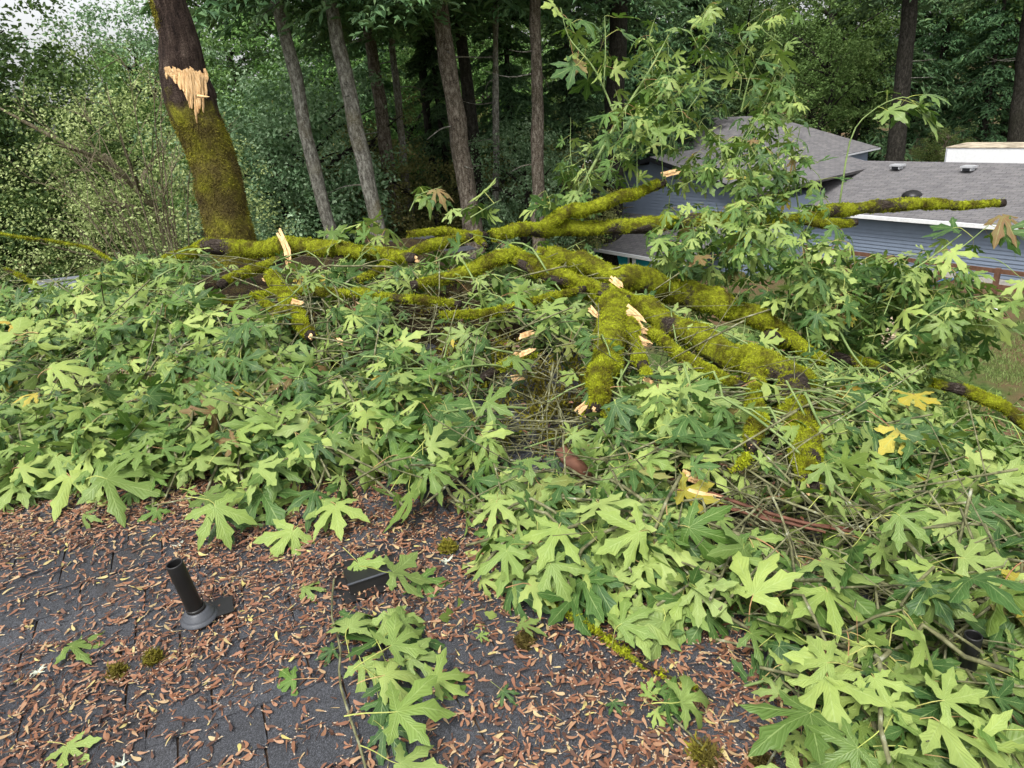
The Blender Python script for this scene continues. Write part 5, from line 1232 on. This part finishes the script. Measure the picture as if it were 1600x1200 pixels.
# crumbs, needles and stalk bits between the seeds
cr = []
while len(cr) < 6000:
    c = rng.uniform(-4.2, 2.0); e = rng.uniform(.1, 4.2); p = rp(c, e, .013); x, y, d = proj(p)
    if d > .5 and -20 < x < 1620 and 720 < y < 1230 and pile_s(p[0], p[1]) < .4 and rng.random() < .2 + sstep(.35, .6, fbm(np.array([[c * 1.1, e * 1.9, 3.0]]), 31, 4)[0]): cr.append(p)
cr = np.array(cr); n = len(cr); a = rng.uniform(0, 6.28, n); L = rng.uniform(.004, .022, n); W = rng.uniform(.0008, .0025, n)
d1 = RC * np.cos(a)[:, None] + RE3 * np.sin(a)[:, None] + RN * rng.normal(0, .15, n)[:, None]; d2 = np.cross(d1, RN)
V = np.stack([cr - d1 * L[:, None] - d2 * W[:, None], cr - d1 * L[:, None] * .9 + d2 * W[:, None], cr + d1 * L[:, None] + d2 * W[:, None] * .4, cr + RN * .003], 1).reshape(-1, 3); q4 = np.arange(n)[:, None] * 4
o = obj('needle_litter', mesh_data('needle_litter', V, np.concatenate([q4 + [0, 1, 3], q4 + [1, 2, 3], q4 + [2, 0, 3]], 0), [M['seed']], None, False, {'tint': np.repeat(rng.random(n), 4), 'vein': np.zeros(4 * n)})); tag(o, 'fine crumbs and dry needles between the seeds on the shingles', 'litter', None, 'stuff')
# hanging bunches of old seeds in the heap
for k, (x, y, lab) in enumerate([(55, 640, 'red brown seed bunch near the picture edge among pale leaves'), (172, 634, 'brown seed bunch right of the edge bunch, above front leaves'), (195, 596, 'upper small brown seed bunch over the left leaves'), (792, 388, 'dry pinkish seed bunch at the top of the heap by the forked limb'), (555, 478, 'dry seed bunch just above the hanging green leaves left of centre'), (1012, 770, 'tan seed bunch among leaves below the reddish sticks'), (1135, 745, 'seed bunch beside the yellowish torn slab'), (250, 600, 'brown seed bunch in the shade of the left leaves'), (1345, 655, 'russet seed bunch by the bare curved splinter at the right'), (450, 620, 'orange brown seed bunch at the dark gap left of centre')]):
    p = hit_pile(x, y)
    if p is None: p = at(x, y, 4.0)
    p = p - FW * .06; t = thing('seed_bunch', lab, 'seed bunch', p, 'dry seed bunches'); SV, SF, ST, SVe = [], [], [], []; nv = 0
    for j in range(24):
        V, F_, ve = SEED[j % 8]; R = frame(rng.normal(size=3) + [0, 0, -1.3], rng.normal(size=3))[:, [1, 0, 2]] * [1, -1, 1]; SV.append(V * .045 @ R.T + rng.normal(0, .028, 3) * [1, 1, 1.5]); SF += [tuple(q + nv for q in f) for f in F_]; nv += len(V); ST += [rng.random() * .6] * len(V); SVe.append(ve)
    obj('seeds', mesh_data('seeds', np.concatenate(SV), SF, [M['seed']], None, False, {'tint': ST, 'vein': np.concatenate(SVe)}), t, None, 'stuff')
    V, Fq, _ = tube(catmull([(0, 0, .09), (.01, 0, .03), (0, .01, -.03)], 5), .003, 4, False); obj('stalk', mesh_data('stalk', V, Fq, [M['twig']]), t)

# loose single leaves, moss clumps, lichen
for k, (bx, by, tx, ty, under, lab) in enumerate([(111, 1010, 178, 1002, 1, 'pale green loose maple leaf lying left of the vent pipe foot'), (105, 1166, 136, 1192, 1, 'small pale leaf at the bottom left shingles'), (476, 918, 516, 916, 1, 'star shaped pale leaf lying left of the box vent'), (448, 842, 462, 868, 1, 'little pale leaf between vent pipe and leaf heap'), (750, 992, 764, 1000, 1, 'tiny green leaf on bare shingles right of the foreground twig'), (786, 1080, 806, 1098, 0, 'small dark green leaf right of the foreground twig'), (958, 1098, 972, 1116, 0, 'small dark leaf just left of the small sprig'), (760, 872, 700, 880, 1, 'pale leaf at the heap edge right of the box vent'), (1172, 962, 1198, 950, 1, 'fallen leaf at the edge of the corner leaves'), (780, 900, 755, 915, 1, 'flat pale leaf beside the yellow leaf scrap')]):
    A = roof_h(bx, by, .03); Bt = roof_h(tx, ty, .025); b = Bt - A; v = 1 + k % 3 + (NLV if under else 0); R = frame(b, (-1 if under else 1) * unit(RN + rng.normal(0, .1, 3))) * np.linalg.norm(b)
    o = bpy.data.objects.new('maple_leaf', LEAF_ME[v]); COL.objects.link(o); o.matrix_world = Matrix([[*R[r], A[r]] for r in range(3)] + [[0, 0, 0, 1]]); tag(o, lab, 'leaf', 'loose maple leaves on the shingles')
for k, (x, y, rpx, lab) in enumerate([(240, 1032, 13, 'brown green moss clump on the shingles below the vent pipe'), (184, 1054, 11, 'olive moss clump left of the other one below the pipe'), (1100, 1184, 26, 'large moss clump at the bottom edge of the shingles'), (1190, 1196, 14, 'moss clump at the bottom edge beside the large one'), (820, 1005, 12, 'grassy moss scrap at the heap edge'), (700, 858, 12, 'flat dull moss patch near the box vent')]):
    p = roof_h(x, y, .008); r = rpx / F_PX * proj(p)[2]; n = 900; t = thing('moss_clump', lab, 'moss', p, 'moss clumps on the shingles')
    d = rng.normal(size=(n, 3)); d[:, 2] = np.abs(d[:, 2]); d /= np.linalg.norm(d, axis=1)[:, None]; Pm = d * r * rng.uniform(.3, 1, n)[:, None] * [1, 1, .55]
    fz = fuzz(Pm, d, np.ones(n), n, .016, .5, -.2, .16); obj('tufts', mesh_data('tufts', fz[0], fz[1], [SNAGMOSS], None, False, {'tint': fz[2]}), t, None, 'stuff')
    V, Fq, _ = tube([(0, 0, -.004), (0, 0, r * .2), (0, 0, r * .42)], [r * .85, r * .7, r * .2], 10, True, .03, 30, k); obj('body', mesh_data('body', V, Fq, [M['litter']], None, True), t)
for k, (x, y, lab) in enumerate([(60, 1050, 'white lichen scrap left of the loose pale leaf'), (190, 1195, 'white lichen scrap at the bottom edge of the shingles'), (698, 962 - 85, 'pale lichen scrap near the box vent'), (280, 852, 'pale lichen scrap above the vent pipe top')]):
    p = roof_h(x, y, .012); t = thing('lichen_scrap', lab, 'lichen', p, 'lichen scraps'); m2 = MB()
    for j in range(16):
        a = rng.uniform(0, 6.28); l = rng.uniform(.008, .022); d = np.array([math.cos(a), math.sin(a), rng.uniform(.1, .5)]); m2.add(*tube([(0, 0, 0), d * l * .6, d * l + rng.normal(0, .004, 3)], [.0025, .002, .001], 4, False)[:2])
    m2.build('lobes', M['lichen'], t, (0, 0, 0), False, 'stuff')

# ------------------------------------------------------------------ vent pipe, box vent, second pipe
def ring_surface(base, ax, prof, sides=28):
    ax = unit(ax); a = unit(np.cross(ax, [1, .2, 0])); b = np.cross(ax, a); V = []
    for r, z in prof:
        for j in range(sides): q = 2 * math.pi * j / sides; V.append(base + ax * z + a * r * math.cos(q) + b * r * math.sin(q))
    return np.array(V), [(i * sides + j, i * sides + (j + 1) % sides, (i + 1) * sides + (j + 1) % sides, (i + 1) * sides + j) for i in range(len(prof) - 1) for j in range(sides)]
def vent_pipe(base, top, r, label, boot=True):
    t = thing('vent_pipe', label, 'pipe', base, None); L = np.linalg.norm(top - base); ax = unit(top - base)
    V, F_ = ring_surface(np.zeros(3), ax, [(r, 0), (r * .99, L * .5), (r, L - .003), (r * .97, L), (r * .84, L), (r * .82, L - .004), (r * .82, L * .3), (.001, L * .3)])
    obj('pipe', mesh_data('pipe', V, F_, [M['blackpipe']], None, True), t)
    if boot:
        V, F_ = ring_surface(np.zeros(3), RN, [(r * 2.25, .011), (r * 2.22, .016), (r * 1.98, .02), (r * 1.9, .024), (r * 1.84, .03), (r * 1.55, .035), (r * 1.45, .042), (r * 1.16, .046), (r * .95, .046)])
        bo = obj('rubber_boot', mesh_data('rubber_boot', V, F_, [M['boot']], None, True), t)
        V, F_ = ring_surface(np.zeros(3), unit(RN * .5 + ax * .5), [(r * 1.14, .042), (r * 1.16, .052), (r * 1.08, .057), (r * .98, .057)]); obj('collar', mesh_data('collar', V, F_, [M['blackpipe']], None, True), bo)
        MB().box(-RC * .045 - RE3 * .03 + RN * .011, RC * .15, RE3 * .085, RN * .003).build('flashing', M['blackpipe'], t)
    return t
b0 = roof_h(313, 968, .01); up_d = proj(b0 + RN * .26)[2]
vent_pipe(b0, at(272, 880, up_d), 12.8 / F_PX * 2.25, 'black plastic vent pipe with grey rubber boot on the shingles')
p2 = at(1521, 992, 1.78); vent_pipe(np.array([p2[0], p2[1], roofz(p2[0], p2[1])]), p2, .021, 'second short black pipe poking up through the corner leaves', False)
bv = roof_h(577, 905, .012); t = thing('box_vent', 'low black box roof vent half hidden by a large maple leaf', 'roof vent', bv)
MB().box(-RC * .11 - RE3 * .09, RC * .22, RE3 * .22, RN * .004).build('flange', M['blackpipe'], t)
m2 = MB(); o_ = -RC * .075 - RE3 * .055
m2.add([o_ + RN * .005, o_ + RC * .15 + RN * .005, o_ + RC * .15 + RE3 * .13 + RN * .005, o_ + RE3 * .13 + RN * .005, o_ + RN * .04 + RE3 * .01, o_ + RC * .15 + RN * .04 + RE3 * .01, o_ + RC * .145 + RE3 * .125 + RN * .02, o_ + RC * .005 + RE3 * .125 + RN * .02], [(0, 1, 5, 4), (4, 5, 6, 7), (1, 2, 6, 5), (2, 3, 7, 6), (3, 0, 4, 7)]); m2.build('hood', M['blackpipe'], t)
MB().box(o_ + RN * .0405 + RE3 * .004 - RC * .003, RC * .156, RE3 * .008, RN * .003).build('hood_lip', M['boot'], t)
